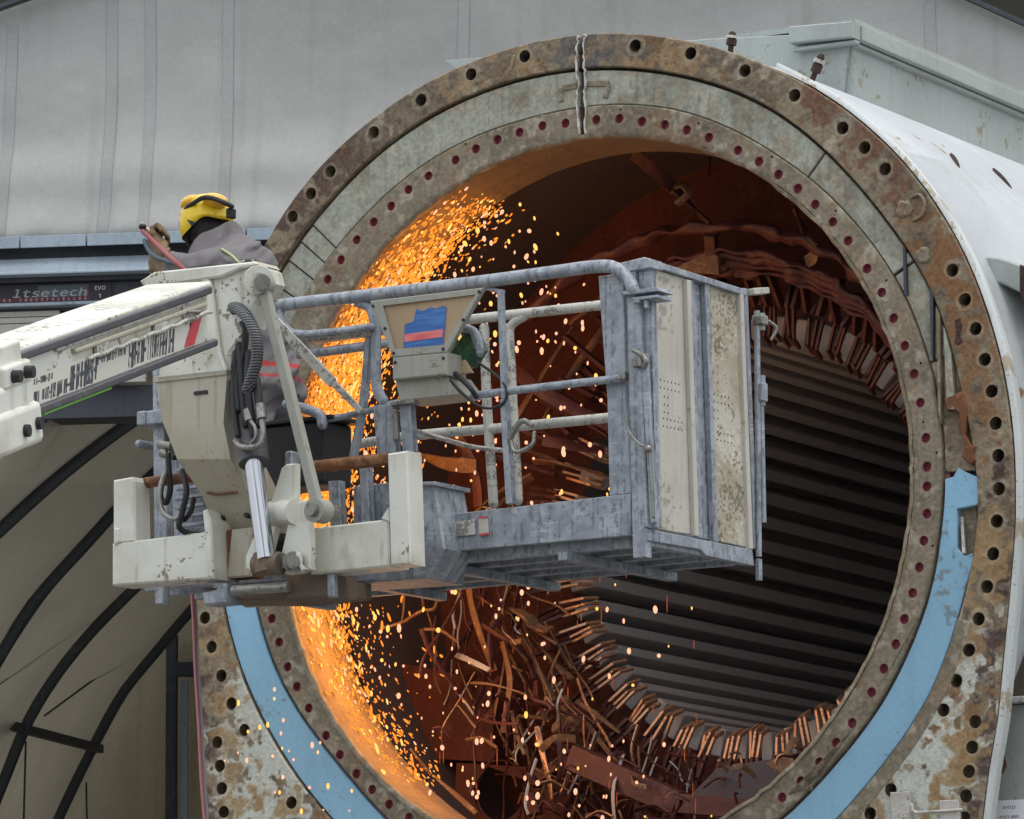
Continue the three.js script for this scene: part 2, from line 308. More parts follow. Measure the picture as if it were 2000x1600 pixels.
function faceTex(base, alt, spots, seedN, usePatches, rims) {
  const G = 40, cell = (u, v) => Math.min(G - 1, Math.floor(u * G)) + G * Math.min(G - 1, Math.floor(v * G));
  const bins = (list, reach) => { const o = Array.from({ length: G * G }, () => []); for (const q of list) { const [x, y] = q[0], r = reach(q); for (let i = Math.floor(((x - r) / FACE + 0.5) * G); i <= Math.floor(((x + r) / FACE + 0.5) * G); i++) for (let j = Math.floor(((y - r) / FACE + 0.5) * G); j <= Math.floor(((y + r) / FACE + 0.5) * G); j++) if (i >= 0 && j >= 0 && i < G && j < G) o[i + G * j].push(q); } return o; };
  const rimCells = bins(rims || [], (q) => q[2]), patchCells = bins(patches, (q) => q[1] * 1.6);
  return tex(1500, FACE, (u, v) => {
    const x = (u - 0.5) * FACE, y = (v - 0.5) * FACE;
    const n1 = fbm(u, v, 28, seedN, 5), n2 = fbm(u, v, 110, seedN + 3, 4), n3 = noise(u * 520, v * 520, 520, seedN + 6);
    let c = mixc(base, alt, sm(0.3, 0.7, n1));
    c = mixc(c, [178, 172, 156], 0.6 * sm(0.56, 0.72, n2));
    c = mixc(c, [80, 70, 62], 0.55 * sm(0.54, 0.7, 0.7 * fbm(u, v, 170, seedN + 11, 3) + 0.3 * n1) * spots);
    c = mixc(c, [128, 88, 56], 0.55 * sm(0.5, 0.68, 0.6 * fbm(u, v, 90, seedN + 21, 4) + 0.4 * fbm(u, v, 16, seedN + 25, 3)) * spots);
    if (usePatches) for (const [p, r, t, e] of patchCells[cell(u, v)]) {
      const dx = x - p[0], dy = y - p[1]; if (dx > r * 1.6 || dx < -r * 1.6 || dy > r * 1.6 || dy < -r * 1.6) continue;
      const q = 1 - Math.sqrt(dx * dx + dy * dy) / r + (n2 - 0.5) * 3.2 + (n1 - 0.5) * 1.6;
      c = mixc(c, t, 0.8 * sm(0.1, 0.25 + e, q));
    }
    for (const [p, r0, r1, t] of rimCells[cell(u, v)]) { const dx = x - p[0], dy = y - p[1]; if (dx > r1 || dx < -r1 || dy > r1 || dy < -r1) continue; const d = Math.sqrt(dx * dx + dy * dy) + (n2 - 0.5) * 0.05 + (n3 - 0.5) * 0.006; if (d > r0 - 0.004) c = mixc(c, t, 0.35 * (1 - sm(r1 * 0.75, r1, d)) * sm(0.3, 0.6, n1 + 0.25 * n2)); }
    c = mixc(c, [104, 100, 92], 0.4 * (1 - spots) * sm(0.7, 0.86, noise(u * 330, v * 22, 330, seedN + 41)));
    const g = (n3 - 0.5) * 26; return [c[0] + g, c[1] + g, c[2] + g];
  }, 0.5);
}
const faceBump = greyTex(1024, 1.6, (u, v) => 0.5 * fbm(u, v, 30, 71, 4) + 0.35 * sm(0.5, 0.62, fbm(u, v, 14, 75, 4)) + 0.15 * noise(u * 300, v * 300, 300, 78));
M.oldPaint = std({ map: faceTex([158, 162, 152], [142, 144, 132], 0.35, 191, false), roughness: 0.75, bumpMap: faceBump, bumpScale: 0.004 });
M.bluePaint = std({ map: worn([142, 190, 220], [126, 166, 190], [112, 118, 118], { size: 2.4, n: 1024, seed: 23, scuff: 0.63, streak: 0.4, dirt: 0.5, fine: 70 }), roughness: 0.55 });
M.shell = std({ map: tex(1024, 3.5, (u, v) => { let c = mixc([186, 191, 195], [170, 176, 181], sm(0.35, 0.7, fbm(u, v, 4, 221))); c = mixc(c, [164, 168, 168], 0.5 * sm(0.58, 0.74, fbm(u, v, 20, 222))); c = mixc(c, [120, 88, 66], 0.8 * sm(0.73, 0.78, 0.5 * fbm(u, v, 40, 227, 4) + 0.5 * fbm(u, v, 8, 228, 3))); const g = (noise(u * 400, v * 400, 400, 229) - 0.5) * 8; return [c[0] + g, c[1] + g, c[2] + g]; }), roughness: 0.55, bumpMap: fineBump, bumpScale: 0.004 });
M.greyPaint = std({ map: worn([166, 174, 172], [140, 146, 142], [128, 112, 84], { size: 2, seed: 29, scuff: 0.71 }), roughness: 0.65 });
M.millSteel = std({ map: worn([104, 92, 82], [84, 72, 64], [126, 104, 84], { size: 0.8, seed: 35 }), roughness: 0.85 });
M.redHole = std({ map: worn([176, 100, 114], [146, 78, 90], [188, 130, 134], { size: 0.5, seed: 31 }), roughness: 0.8 });
M.cutEdge = std({ map: worn([196, 194, 188], [150, 146, 140], [110, 96, 84], { size: 0.3, seed: 33, n: 256 }), roughness: 0.45, metalness: 0.3, bumpMap: fineBump, bumpScale: 0.01 });
M.rust = std({ map: worn([112, 74, 48], [78, 54, 44], [150, 112, 78], { size: 0.7, seed: 37, scuff: 0.6 }), roughness: 0.9, bumpMap: fineBump, bumpScale: 0.006 });
M.darkRust = std({ map: worn([66, 48, 44], [44, 34, 34], [104, 80, 66], { size: 0.6, seed: 39 }), roughness: 0.9, bumpMap: fineBump, bumpScale: 0.008 });
M.whiteRim = std({ map: worn([204, 210, 212], [168, 172, 168], [150, 128, 92], { size: 0.8, seed: 43 }), roughness: 0.6 });

const casing = top('generator_casing', 'huge round rusty steel generator casing with bolt holes, blue band and cut stator', 'machine casing', [0.3560, 5.2711, -25.5447], -31 * Math.PI / 180);
const R0 = 1.815;
const ringOutT = [1.97, 1.972, 1.971, 1.967, 1.964, 1.963, 1.958, 1.951, 1.944, 1.941, 1.939, 1.938, 1.943, 1.951, 1.959, 1.965, 1.967, 1.968, 1.968, 1.968, 1.972, 1.983, 1.996, 2.007, 2.015, 2.019, 2.023, 2.029, 2.038, 2.042, 2.039, 2.034, 2.03, 2.025, 2.02, 2.015, 2.01, 2.005, 2, 1.994, 1.986, 1.973, 1.955, 1.936, 1.922, 1.92, 1.929, 1.94, 1.946, 1.948, 1.95, 1.952, 1.954, 1.956, 1.958, 1.961, 1.963, 1.965, 1.967, 1.969, 1.97, 1.966, 1.958, 1.956, 1.961, 1.968, 1.971, 1.973, 1.977, 1.975, 1.969, 1.968];
const grooveT = [2.146, 2.121, 2.107, 2.103, 2.104, 2.101, 2.092, 2.083, 2.082, 2.087, 2.098, 2.111, 2.123, 2.13, 2.134, 2.139, 2.146, 2.155, 2.165, 2.175, 2.186, 2.197, 2.208, 2.218, 2.226, 2.232, 2.235, 2.239, 2.248, 2.257, 2.258, 2.253, 2.245, 2.238, 2.23, 2.223, 2.215, 2.208, 2.201, 2.194, 2.186, 2.175, 2.164, 2.156, 2.151, 2.148, 2.148, 2.15, 2.151, 2.153, 2.155, 2.157, 2.159, 2.16, 2.162, 2.164, 2.166, 2.168, 2.169, 2.171, 2.173, 2.175, 2.174, 2.17, 2.173, 2.183, 2.19, 2.186, 2.179, 2.177, 2.175, 2.166];
const outT = [2.349, 2.343, 2.338, 2.333, 2.331, 2.331, 2.329, 2.327, 2.324, 2.319, 2.315, 2.311, 2.309, 2.308, 2.309, 2.313, 2.321, 2.331, 2.341, 2.349, 2.359, 2.369, 2.38, 2.391, 2.4, 2.408, 2.415, 2.417, 2.41, 2.399, 2.389, 2.38, 2.37, 2.361, 2.351, 2.342, 2.332, 2.336, 2.357, 2.369, 2.37, 2.37, 2.369, 2.369, 2.369, 2.368, 2.368, 2.368, 2.367, 2.367, 2.366, 2.366, 2.366, 2.365, 2.365, 2.365, 2.364, 2.364, 2.364, 2.363, 2.363, 2.363, 2.362, 2.362, 2.362, 2.361, 2.361, 2.361, 2.36, 2.36, 2.36, 2.357];
const rt = (T, deg) => { const t = ((deg % 360) + 360) % 360 / 5, i = Math.floor(t), f = t - i; return T[i % 72] * (1 - f) + T[(i + 1) % 72] * f; };
const pol = (r, d) => [r * Math.cos(d * Math.PI / 180), r * Math.sin(d * Math.PI / 180)];
const arc = (T, a, b, off = 0, step = 2.5) => { const n = Math.max(2, Math.round(Math.abs(b - a) / step)), o = []; for (let i = 0; i <= n; i++) { const d = a + (b - a) * i / n; o.push(pol((typeof T === 'number' ? T : rt(T, d)) + off, d)); } return o; };
const inPoly = (p, poly) => { let c = false; for (let i = 0, j = poly.length - 1; i < poly.length; j = i++) if ((poly[i][1] > p[1]) !== (poly[j][1] > p[1]) && p[0] < (poly[j][0] - poly[i][0]) * (p[1] - poly[i][1]) / (poly[j][1] - poly[i][1]) + poly[i][0]) c = !c; return c; };
const crackD = Math.atan2(...[[-0.013, 2.096]][0].slice().reverse()) * 180 / Math.PI;

const bigHoles = [[-0.34, 2.267], [-0.659, 2.211], [-0.959, 2.112], [-1.245, 1.975], [-1.51, 1.797], [-1.629, 1.693], [-1.742, 1.584], [0.304, 2.245], [0.62, 2.168], [0.925, 2.044], [1.201, 1.888], [1.463, 1.695], [1.582, 1.585], [1.692, 1.467], [2.045, 0.934], [2.111, 0.785], [2.165, 0.639], [2.211, 0.486], [2.244, 0.33], [2.263, 0.174], [2.274, 0.018], [2.274, -0.141], [2.261, -0.294], [2.239, -0.449], [2.205, -0.603], [2.159, -0.754], [2.106, -0.899], [2.037, -1.041], [1.968, -1.176], [1.684, -1.542], [1.573, -1.651], [2.133, -1.24], [2.115, -1.36], [2.097, -1.473], [2.08, -1.588], [2.07, -1.692], [-2.267, -0.476], [-2.224, -0.63], [-2.162, -0.782], [-2.097, -0.929], [-2.016, -1.07], [-1.724, -1.455], [-2.184, -1.125], [-2.166, -1.247], [-2.152, -1.363], [-2.139, -1.485]];
const smallHoles = [[-0.106, 1.896], [0.073, 1.894], [-0.241, 1.898], [-0.376, 1.879], [-0.506, 1.856], [-0.634, 1.822], [-0.756, 1.777], [-0.918, 1.712], [-1.038, 1.653], [-1.143, 1.578], [-1.248, 1.506], [-1.351, 1.423], [-1.447, 1.328], [-1.528, 1.234], [0.206, 1.885], [0.335, 1.855], [0.466, 1.824], [0.591, 1.784], [0.716, 1.732], [0.879, 1.649], [0.996, 1.58], [1.103, 1.504], [1.21, 1.422], [1.305, 1.333], [1.4, 1.237], [1.482, 1.135], [1.584, 0.988], [1.662, 0.863], [1.724, 0.731], [1.783, 0.591], [1.83, 0.45], [1.861, 0.308], [1.889, 0.135], [1.892, -0.004], [1.891, -0.1], [1.889, -0.231], [1.871, -0.36], [1.845, -0.486], [1.808, -0.607], [1.762, -0.729], [1.715, -0.847], [1.65, -0.961], [1.583, -1.07], [1.477, -1.212], [1.391, -1.303], [1.299, -1.392], [1.198, -1.478], [1.095, -1.552], [-1.858, -0.504], [-1.812, -0.628], [-1.758, -0.758], [-1.701, -0.863], [-1.628, -0.977], [-1.522, -1.123], [-1.438, -1.224], [-1.338, -1.325], [-1.243, -1.409], [-1.142, -1.488], [-1.023, -1.56]];
const tinyHoles = [[0.212, 1.931], [0.658, 1.81], [-0.25, 1.944], [-0.695, 1.853], [1.067, 1.595], [1.417, 1.291], [1.688, 0.92], [1.867, 0.499], [1.876, 0.213], [1.945, 0.059], [1.917, -0.388], [1.786, -0.814], [1.56, -1.196], [1.242, -1.512]];
M.flange = std({ map: faceTex([136, 124, 104], [112, 100, 84], 1, 101, true, bigHoles.map((p) => [p, 0.034, 0.056, [180, 174, 158]])), roughness: 0.85, bumpMap: faceBump, bumpScale: 0.008 });
M.innerRing = std({ map: faceTex([134, 125, 107], [116, 108, 92], 0.5, 151, false, smallHoles.flatMap((p, i) => [[[p[0] - 0.045 + 0.02 * Math.sin(i * 7), p[1] + 0.035 + 0.02 * Math.cos(i * 5)], 0, 0.015, [200, 190, 160]], [p, 0.028, 0.044, [160, 134, 126]]])), roughness: 0.85, bumpMap: faceBump, bumpScale: 0.005 });
// outer bolt ring: two halves parted by the flame cut, running down into straight flange legs
{
  const lowR = [[2.352, -0.281], [2.338, -0.451], [2.316, -0.644], [2.289, -0.861], [2.245, -1.222], [2.196, -1.461], [2.158, -1.7], [2.108, -1.986], [2.05, -2.296]];
  const lowL = [[-2.324, -0.534], [-2.302, -0.828], [-2.279, -1.147], [-2.252, -1.517], [-2.227, -1.833], [-2.201, -2.173]];
  const right = [...arc(outT, crackD - 0.35, -2), ...lowR, [0.02, lowR[8][1]], ...arc(grooveT, -89, crackD - 0.25, 0.004)];
  const left = [...arc(grooveT, crackD + 0.25, 269, 0.004), [-0.02, lowL[5][1]], ...lowL.slice().reverse(), ...arc(outT, 188, crackD + 0.35)];
  for (const o of [right, left]) mesh('bolt_flange', plate(o, 0, 0.13, 0.006, bigHoles.filter((h) => inPoly(h, o)).map((h) => [h[0], h[1], 0.038]), 14), M.flange, casing);
  // added plate behind the bolt holes, shuts out light so they stay dark
  for (const o of [right, left]) { const c = o.map((p) => [p[0] * 0.985, p[1] * 0.985]); mesh('added_flange_backing', plate(c, -0.42, 0.03, 0), M.millSteel, casing); }
  // white painted edge strip that wraps the flange rim
  const rim = [...arc(outT, 62, -2, 0.004), ...lowR].map((p) => [p[0] + 0.0, p[1]]);
  mesh('rim_strip', strip(rim.map((p, i) => { const k = Math.min(rim.length - 2, i), tx = rim[k + 1][0] - rim[k][0], ty = rim[k + 1][1] - rim[k][1], L = Math.hypot(tx, ty), nx = -ty / L, ny = tx / L; return [[p[0] + nx * 0.004, p[1] + ny * 0.004, -0.012], [p[0] + nx * 0.028, p[1] + ny * 0.028, -0.014], [p[0] + nx * 0.028, p[1] + ny * 0.028, -0.045], [p[0], p[1], -0.15]]; })), M.whiteRim, casing);
}
// painted plates between groove and inner ring, each a sector with its own seam
{
  const S = (px) => Math.atan2(px[1], px[0]) * 180 / Math.PI;
  const cuts = [crackD - 0.4, ...[[1.31, 1.533]].map(S), ...[[1.782, 0.979]].map(S), ...[[1.946, 0.514]].map(S)];
  const sec = (a, b, z, m, n) => mesh(n, plate([...arc(grooveT, a, b, -0.012), ...arc(ringOutT, b, a, 0.004)], z, 0.06, 0.004), m, casing);
  sec(cuts[0], cuts[1] + 0.12, -0.015, M.oldPaint, 'face_plate');
  sec(cuts[1] - 0.12, cuts[2] + 0.15, -0.02, M.oldPaint, 'face_plate');
  sec(cuts[2] - 0.15, cuts[3] + 0.1, -0.03, M.oldPaint, 'face_plate');
  sec(cuts[3] - 0.1, -1, -0.035, M.flange, 'face_plate');
  const lc = [[-1.565, 1.471], [-1.649, 1.404], [-1.728, 1.32], [-1.812, 1.205]].map(S);
  let a = crackD + 0.4;
  lc.forEach((c, i) => { sec(c - 0.1, a, -0.012 - 0.006 * i, M.oldPaint, 'face_plate'); a = c + 0.12; });
  sec(187, a, -0.03, M.oldPaint, 'face_plate');
  // blue painted lower band, its upper right end ragged with a square pocket
  const pk = [[2.044, -0.218], [2.041, -0.406], [2.078, -0.448], [2.121, -0.436], [2.151, -0.243], [2.152, -0.218]];
  const blueR = [...[[1.984, -0.07], [2.025, -0.061], [2.052, -0.019], [2.084, -0.041], [2.159, -0.076], [2.155, -0.206]], pk[0], pk[1], pk[2], pk[3], ...[[2.126, -0.466]], ...arc(grooveT, -20, -88, -0.012), ...arc(ringOutT, -88, -2, 0.016)];
  mesh('blue_band', plate(blueR, -0.02, 0.05, 0.004), M.bluePaint, casing);
  const blueL = [...arc(grooveT, 187.3, 268, -0.004), ...arc(ringOutT, 268, 187.3, 0.018)];
  mesh('blue_band', plate(blueL, -0.02, 0.05, 0.004), M.bluePaint, casing);
  mesh('pocket_plate', plate([[2.004, -0.188], [2.128, -0.197], [2.124, -0.454], [2, -0.446]], -0.06, 0.02, 0), M.innerRing, casing);
  mesh('pocket_bar', [bar(...[[2.054, -0.253, -0.055], [2.074, -0.435, -0.03]], 0.02, 0.018, [1, 0, 0]), bar(...[[2.02, -0.337, -0.055], [2.042, -0.428, -0.03]], 0.012, 0.012, [1, 0, 0])], M.cutEdge, casing);
  // web behind everything, closing the seams
  const web = arc(2.02, 0, 360, 0, 5);
  mesh('end_web', plate([...arc(grooveT, 0, 355, 0.03, 5)], -0.085, 0.03, 0, [arc(R0 + 0.05, 0, 355, 0, 5)]), M.millSteel, casing);
  // brown scale strip outside the blue band
  mesh('scale_strip', plate([...arc(grooveT, -20, -70, 0.075), ...arc(grooveT, -70, -20, 0.002)], 0.003, 0.02, 0.002), M.innerRing, casing);
  // upright stiffeners showing in the gap at the right
  const fins = [[[1.778, 1.075], [1.792, 1.068], [1.797, 0.837], [1.781, 0.844]], [[1.921, 0.876], [1.94, 0.864], [1.935, 0.506], [1.922, 0.541]], [[1.958, 0.762], [1.976, 0.723], [1.974, 0.19], [1.959, 0.265]], [[1.997, 0.659], [2.033, 0.532], [2.051, 0.258], [2.008, 0.261]]];
  fins.forEach((f, i) => mesh('stiffener', plate(f, -0.006 + 0.004 * i, 0.07, 0.002), [M.darkSteel, M.darkSteel, M.innerRing, M.oldPaint][i], casing));
  // flame-cut gouge and burnt lumps right of the bore
  mesh('burnt_lug', [plate([[1.998, 0.317], [2.101, 0.347], [2.116, 0.252], [2.103, 0.13], [2.145, 0.063], [2.128, 0.015], [2.097, 0.052], [2.087, 0.131], [2.066, 0.182], [2.075, 0.236], [2.04, 0.268], [2.008, 0.254]], 0.008, 0.06, 0.006), plate([[2.091, 0.067], [2.124, 0.084], [2.162, 0.071], [2.15, 0.033], [2.161, 0.002], [2.128, -0.015], [2.112, 0.001], [2.085, 0.023]], 0.01, 0.06, 0.008)], M.rust, casing);
  for (const [p, r] of [[[[1.89, 1.024]][0], 0.04], [[[1.797, 1.259]][0], 0.045], [[[2.14, -1.127]][0], 0.03], [[[-2.204, -1.013]][0], 0.032]]) {
    const g = new THREE.SphereGeometry(r, 18, 10), a = g.attributes.position; for (let i = 0; i < a.count; i++) { const x = a.getX(i), y = a.getY(i), k = 0.75 + 0.5 * noise(x * 60 + 50 + p[0] * 30, y * 60 + 50, 9999, 3); a.setXYZ(i, x * k, y * k, a.getZ(i) * 0.35 * k - (Math.hypot(x, y) < r * 0.45 ? 0.012 : 0)); } g.computeVertexNormals(); g.translate(p[0], p[1], 0.002);
    mesh('broken_stud', g, M.innerRing, casing);
  }
  for (const p of [[2.073, 0.632]]) mesh('rust_scar', plate([[p[0] - 0.018, p[1] + 0.06], [p[0] + 0.01, p[1] + 0.065], [p[0] + 0.02, p[1] + 0.03], [p[0] + 0.01, p[1] - 0.02], [p[0] + 0.022, p[1] - 0.05], [p[0], p[1] - 0.065], [p[0] - 0.022, p[1] - 0.05], [p[0] - 0.01, p[1]]], 0.006, 0.02, 0.004), M.darkRust, casing);
  // weld beads left of cut, and channel scar at the crack
  for (const s of [[[-0.423, 2.208, -0.002], [-0.41, 2.243, 0.003], [-0.404, 2.275, -0.002]], [[1.834, 1.312, 0.005], [1.882, 1.317, 0.02], [1.912, 1.276, 0.02], [1.892, 1.216, 0.015], [1.846, 1.198, 0.005]]]) mesh('weld_bead', tube(s, 0.008, 6), M.innerRing, casing);
  mesh('welded_tab', [bar(...[[-0.134, 2.081, -0.012], [-0.134, 2.007, -0.012]], 0.014, 0.035, [1, 0, 0]), bar(...[[-0.126, 2.079, -0.01], [-0.038, 2.083, -0.012]], 0.012, 0.03), bar(...[[0.004, 2.088, -0.012], [0.088, 2.076, -0.01], [0.147, 2.071, -0.01]].filter((_, i) => i !== 1), 0.012, 0.03), bar(...[[0.141, 2.064, -0.01], [0.122, 1.999, -0.012]], 0.012, 0.03, [1, 0, 0])], M.innerRing, casing);
}
// inner bolt ring in two halves
{
  for (const [a, b] of [[crackD - 0.45, -90], [270, crackD + 0.45]]) {
    const o = [...arc(ringOutT, a, b), ...arc(R0, b, a)];
    mesh('inner_ring', plate(o, -0.008, 0.11, 0.008, [...smallHoles.filter((h) => inPoly(h, o)).map((h) => [h[0], h[1], 0.032]), ...tinyHoles.filter((h) => inPoly(h, o)).map((h) => [h[0], h[1], 0.014])], 12), M.innerRing, casing);
    mesh('ring_backing', plate([...arc(1.99, a, b), ...arc(R0 + 0.02, b, a)], -0.055, 0.03, 0), M.redHole, casing);
  }
  // bright rims of bolt bushes in the inner ring
  for (const h of smallHoles) { const g = new THREE.CylinderGeometry(0.0285, 0.0285, 0.05, 18, 1, true); g.rotateX(Math.PI / 2); g.translate(h[0], h[1], -0.038); mesh('hole_bush', g, M.redHole, casing); }
  // rough collar lip of the bore
  const lip = []; for (let d = 0; d <= 360; d += 1.5) { const k = 0.006 * (noise(d * 0.7, 3, 999, 4) - 0.5) * 2; lip.push([R0 - 0.012 + k, d]); }
  mesh('bore_lip', strip(lip.map(([r, d]) => [[...pol(r + 0.02, d), -0.002], [...pol(r, d), -0.004], [...pol(r - 0.004, d), -0.03], [...pol(r + 0.01, d), -0.06]])), M.innerRing, casing);
  // flame cut: pale slag on both lips
  const cp = [[-0.006, 2.338, 0], [-0.016, 2.281, 0], [-0.013, 2.175, 0], [-0.007, 2.095, 0], [-0.013, 1.991, 0], [-0.005, 1.827, 0]];
  for (const s of [-1, 1]) {
    const pts = []; for (let i = 0; i <= 26; i++) { const t = i / 26 * (cp.length - 1), k = Math.min(cp.length - 2, Math.floor(t)), f = t - k; pts.push([cp[k][0] + (cp[k + 1][0] - cp[k][0]) * f + s * (0.019 + 0.014 * (noise(i * 0.9 + 3 * s, s + 2, 99, 8) - 0.5)), cp[k][1] + (cp[k + 1][1] - cp[k][1]) * f, 0.0]); }
    const jag = [...pts.map((p, i) => [p[0] - s * (0.001 + 0.006 * noise(i * 2.3, 5 + s, 99, 4)), p[1]]), ...pts.map((p, i) => [p[0] + s * (0.001 + 0.011 * noise(i * 1.7, 9 + s, 99, 6)), p[1]]).reverse()];
    mesh('slag_edge', plate(jag, 0.004, 0.02, 0.002), M.cutEdge, casing);
  }
}
// studs standing on the rim
for (const [a, b, y] of [[[[0.818, 2.165, -0.05], [0.831, 2.262, -0.05]], 0], [[[1.193, 2, -0.2], [1.251, 2.13, -0.2]], 0]].map((q) => [q[0][0], q[0][1]])) {
  const d = b.map((v, k) => v - a[k]), at = (t) => a.map((v, k) => v + d[k] * t);
  const s = mesh('rim_stud', [cyl(at(-0.2), at(0.3), 0.014), cyl(at(0.3), at(0.62), 0.026, 0.026, 6), cyl(at(0.62), at(0.86), 0.02), cyl(at(0.86), at(1), 0.02, 0.012)], M.darkRust, casing);
  mesh('stud_nut', cyl(at(0.66), at(0.8), 0.03, 0.028, 6), M.cutEdge, s);
}
// outer shell running back along the axis, with slots burnt through and side lugs
{
  const N = 60, prof = []; for (let d = -30; d <= 210; d += 2) prof.push(d);
  const rows = [-0.05, -0.3, -0.6, -1, -1.6, -2.4, -3.2, -4, -5, -6.2].map((z) => prof.map((d) => [...pol(rt(outT, d) - 0.03 + Math.min(0.05, -z * 0.08), d), z]));
  mesh('outer_shell', strip(rows), M.shell, casing);
  // slab sides and foot below the barrel
  const sr = pol(rt(outT, -30) - 0.03, -30), sl = pol(rt(outT, 210) - 0.03, 210);
  mesh('casing_foot', [plate([[-2.05, -4.5], [2.05, -4.5], [2.08, -1.1], [-2.08, -1.1]], -2.15, 4, 0.02)], M.greyPaint, casing);
  // burnt slots
  for (const [a, b] of [[[1.56, 1.71, -0.95], [1.67, 1.595, -0.82]], [[1.55, 1.72, -1.47], [1.665, 1.602, -1.42]]]) { const c = a.map((v, k) => (v + b[k]) / 2), g = new THREE.SphereGeometry(1, 16, 8); g.scale(0.1, 0.014, 0.016); const d = V(b).sub(V(a)).normalize(); g.applyQuaternion(new THREE.Quaternion().setFromUnitVectors(new THREE.Vector3(1, 0, 0), d)); g.translate(c[0] * 1.012, c[1] * 1.012, c[2]); mesh('burnt_slot', g, M.darkRust, casing); }
}
// side lugs and boxes right of the flange
{
  const C = casing;
  // lifting lug: arched bracket box standing off the shell
  const lugFront = [[1.939, 1.055], [2.064, 1.053], [2.159, 1.033], [2.268, 0.987], [2.293, 0.834], [2.157, 0.907], [1.992, 0.918]];
  mesh('lug_bracket', [plate(lugFront, -0.3, 0.5, 0.01)], M.greyPaint, C);
  mesh('lug_cheek', plate([[2.264, 0.988], [2.506, 0.904], [2.528, 0.653], [2.282, 0.776], [2.262, 0.863]], -0.28, 0.3, 0.01), M.darkRust, C);
  mesh('lug_web', [plate([[1.998, 0.899], [2.08, 0.854], [2.168, 0.593], [2.125, 0.597]], -0.5, 0.06, 0.006), plate([[1.984, 0.907], [2.308, 0.838], [2.304, 0.611], [2.079, 0.63]], -0.7, 0.06, 0.006)], M.greyPaint, C);
  mesh('lug_foot', bar(...[[2.183, 0.592, -0.4], [2.389, 0.554, -0.4]], 0.05, 0.03), M.darkSteel, C);
  // lower side box and panels
  const y = [[2.223, 0.541], [2.201, -0.723], [2.199, -0.858], [2.168, -1.102], [2.131, -1.675], [2.094, -2.28]].map((p) => p[1]);
  const xl = [[2.223, 0.541], [2.196, -0.204], [2.14, -0.818], [2.1, -1.111], [2.029, -1.67], [1.946, -2.276]].map((p) => p[0]);
  mesh('side_panel', plate([[xl[0] - 0.1, y[0] + 0.06], [xl[0] + 0.9, y[0] + 0.05], [xl[2] + 0.9, y[1]], [xl[2] - 0.06, y[1]]], -0.36, 0.05, 0.006), M.greyPaint, C);
  mesh('side_box', plate([[xl[2] - 0.1, y[1]], [xl[2] + 0.9, y[1]], [xl[3] + 0.9, y[3]], [xl[3] - 0.1, y[3]]], -0.6, 0.05, 0.006), M.greyPaint, C);
  mesh('box_shelf', box([xl[3] + 0.42, y[3] - 0.012, -0.45], [1.02, 0.03, 0.34]), M.whiteRim, C);
  mesh('box_rail', [bar(...[[2.163, -0.727, -0.34], [2.34, -0.723, -0.34]], 0.03, 0.03), cyl(...[[2.188, -0.755, -0.32], [2.215, -0.756, -0.32]], 0.016)], M.cutEdge, C);
  mesh('side_panel', plate([[xl[3] - 0.08, y[3] - 0.03], [xl[3] + 0.9, y[3] - 0.03], [xl[5] + 0.9, y[5]], [xl[5] - 0.08, y[5]]], -0.33, 0.05, 0.006), M.greyPaint, C);
  mesh('paint_flake', plate([[2.113, -1.322], [2.128, -1.379], [2.136, -1.42], [2.119, -1.456], [2.097, -1.467], [2.106, -1.419], [2.088, -1.382]], -0.326, 0.006, 0.001), M.rust, C);
  // clamp plates and bent rod at the foot of the blue band
  mesh('clamp_plate', plate([[1.704, -1.558], [1.806, -1.558], [1.816, -1.834], [1.716, -1.83]], 0.05, 0.03, 0.004), M.cutEdge, C);
  mesh('clamp_plate', plate([[1.962, -1.608], [2.064, -1.608], [2.071, -1.844], [1.969, -1.84]], 0.05, 0.03, 0.004), M.cutEdge, C);
  mesh('bent_rod', tube([[1.824, -1.623, 0.06], [1.829, -1.652, 0.06], [1.848, -1.662, 0.06], [2.084, -1.658, 0.06]], 0.008, 7, false), M.cutEdge, C);
}
// notice sheet taped to the side panel
{
  const p = [[2.079, -1.588], [2.229, -1.6], [2.221, -1.726], [2.071, -1.715]];
  const cv = document.createElement('canvas'); cv.width = 256; cv.height = 240; const x = cv.getContext('2d');
  x.fillStyle = '#eceef6'; x.fillRect(0, 0, 256, 240); x.fillStyle = '#4a4a58'; x.textAlign = 'center'; x.font = 'bold 34px sans-serif';
  x.fillText('01Y723', 128, 72); x.fillText('07271.8091', 128, 150);
  const t = new THREE.CanvasTexture(cv); t.colorSpace = THREE.SRGBColorSpace;
  const w = p[1][0] - p[0][0], h = w * 0.94, g = top('notice_sheet', 'white printed notice sheet fixed to the grey side panel', 'notice', [0.3560, 5.2711, -25.5447], -31 * Math.PI / 180);
  mesh('card', box([p[0][0] + w / 2, p[0][1] - h / 2, -0.318], [w, h, 0.01], 0.002), std({ color: 0xdfe2ea, roughness: 0.6 }), g);
  const f = new THREE.PlaneGeometry(w * 0.99, h * 0.99); f.translate(p[0][0] + w / 2, p[0][1] - h / 2, -0.311);
  mesh('print', f, std({ map: t, roughness: 0.6 }), g, true);
}
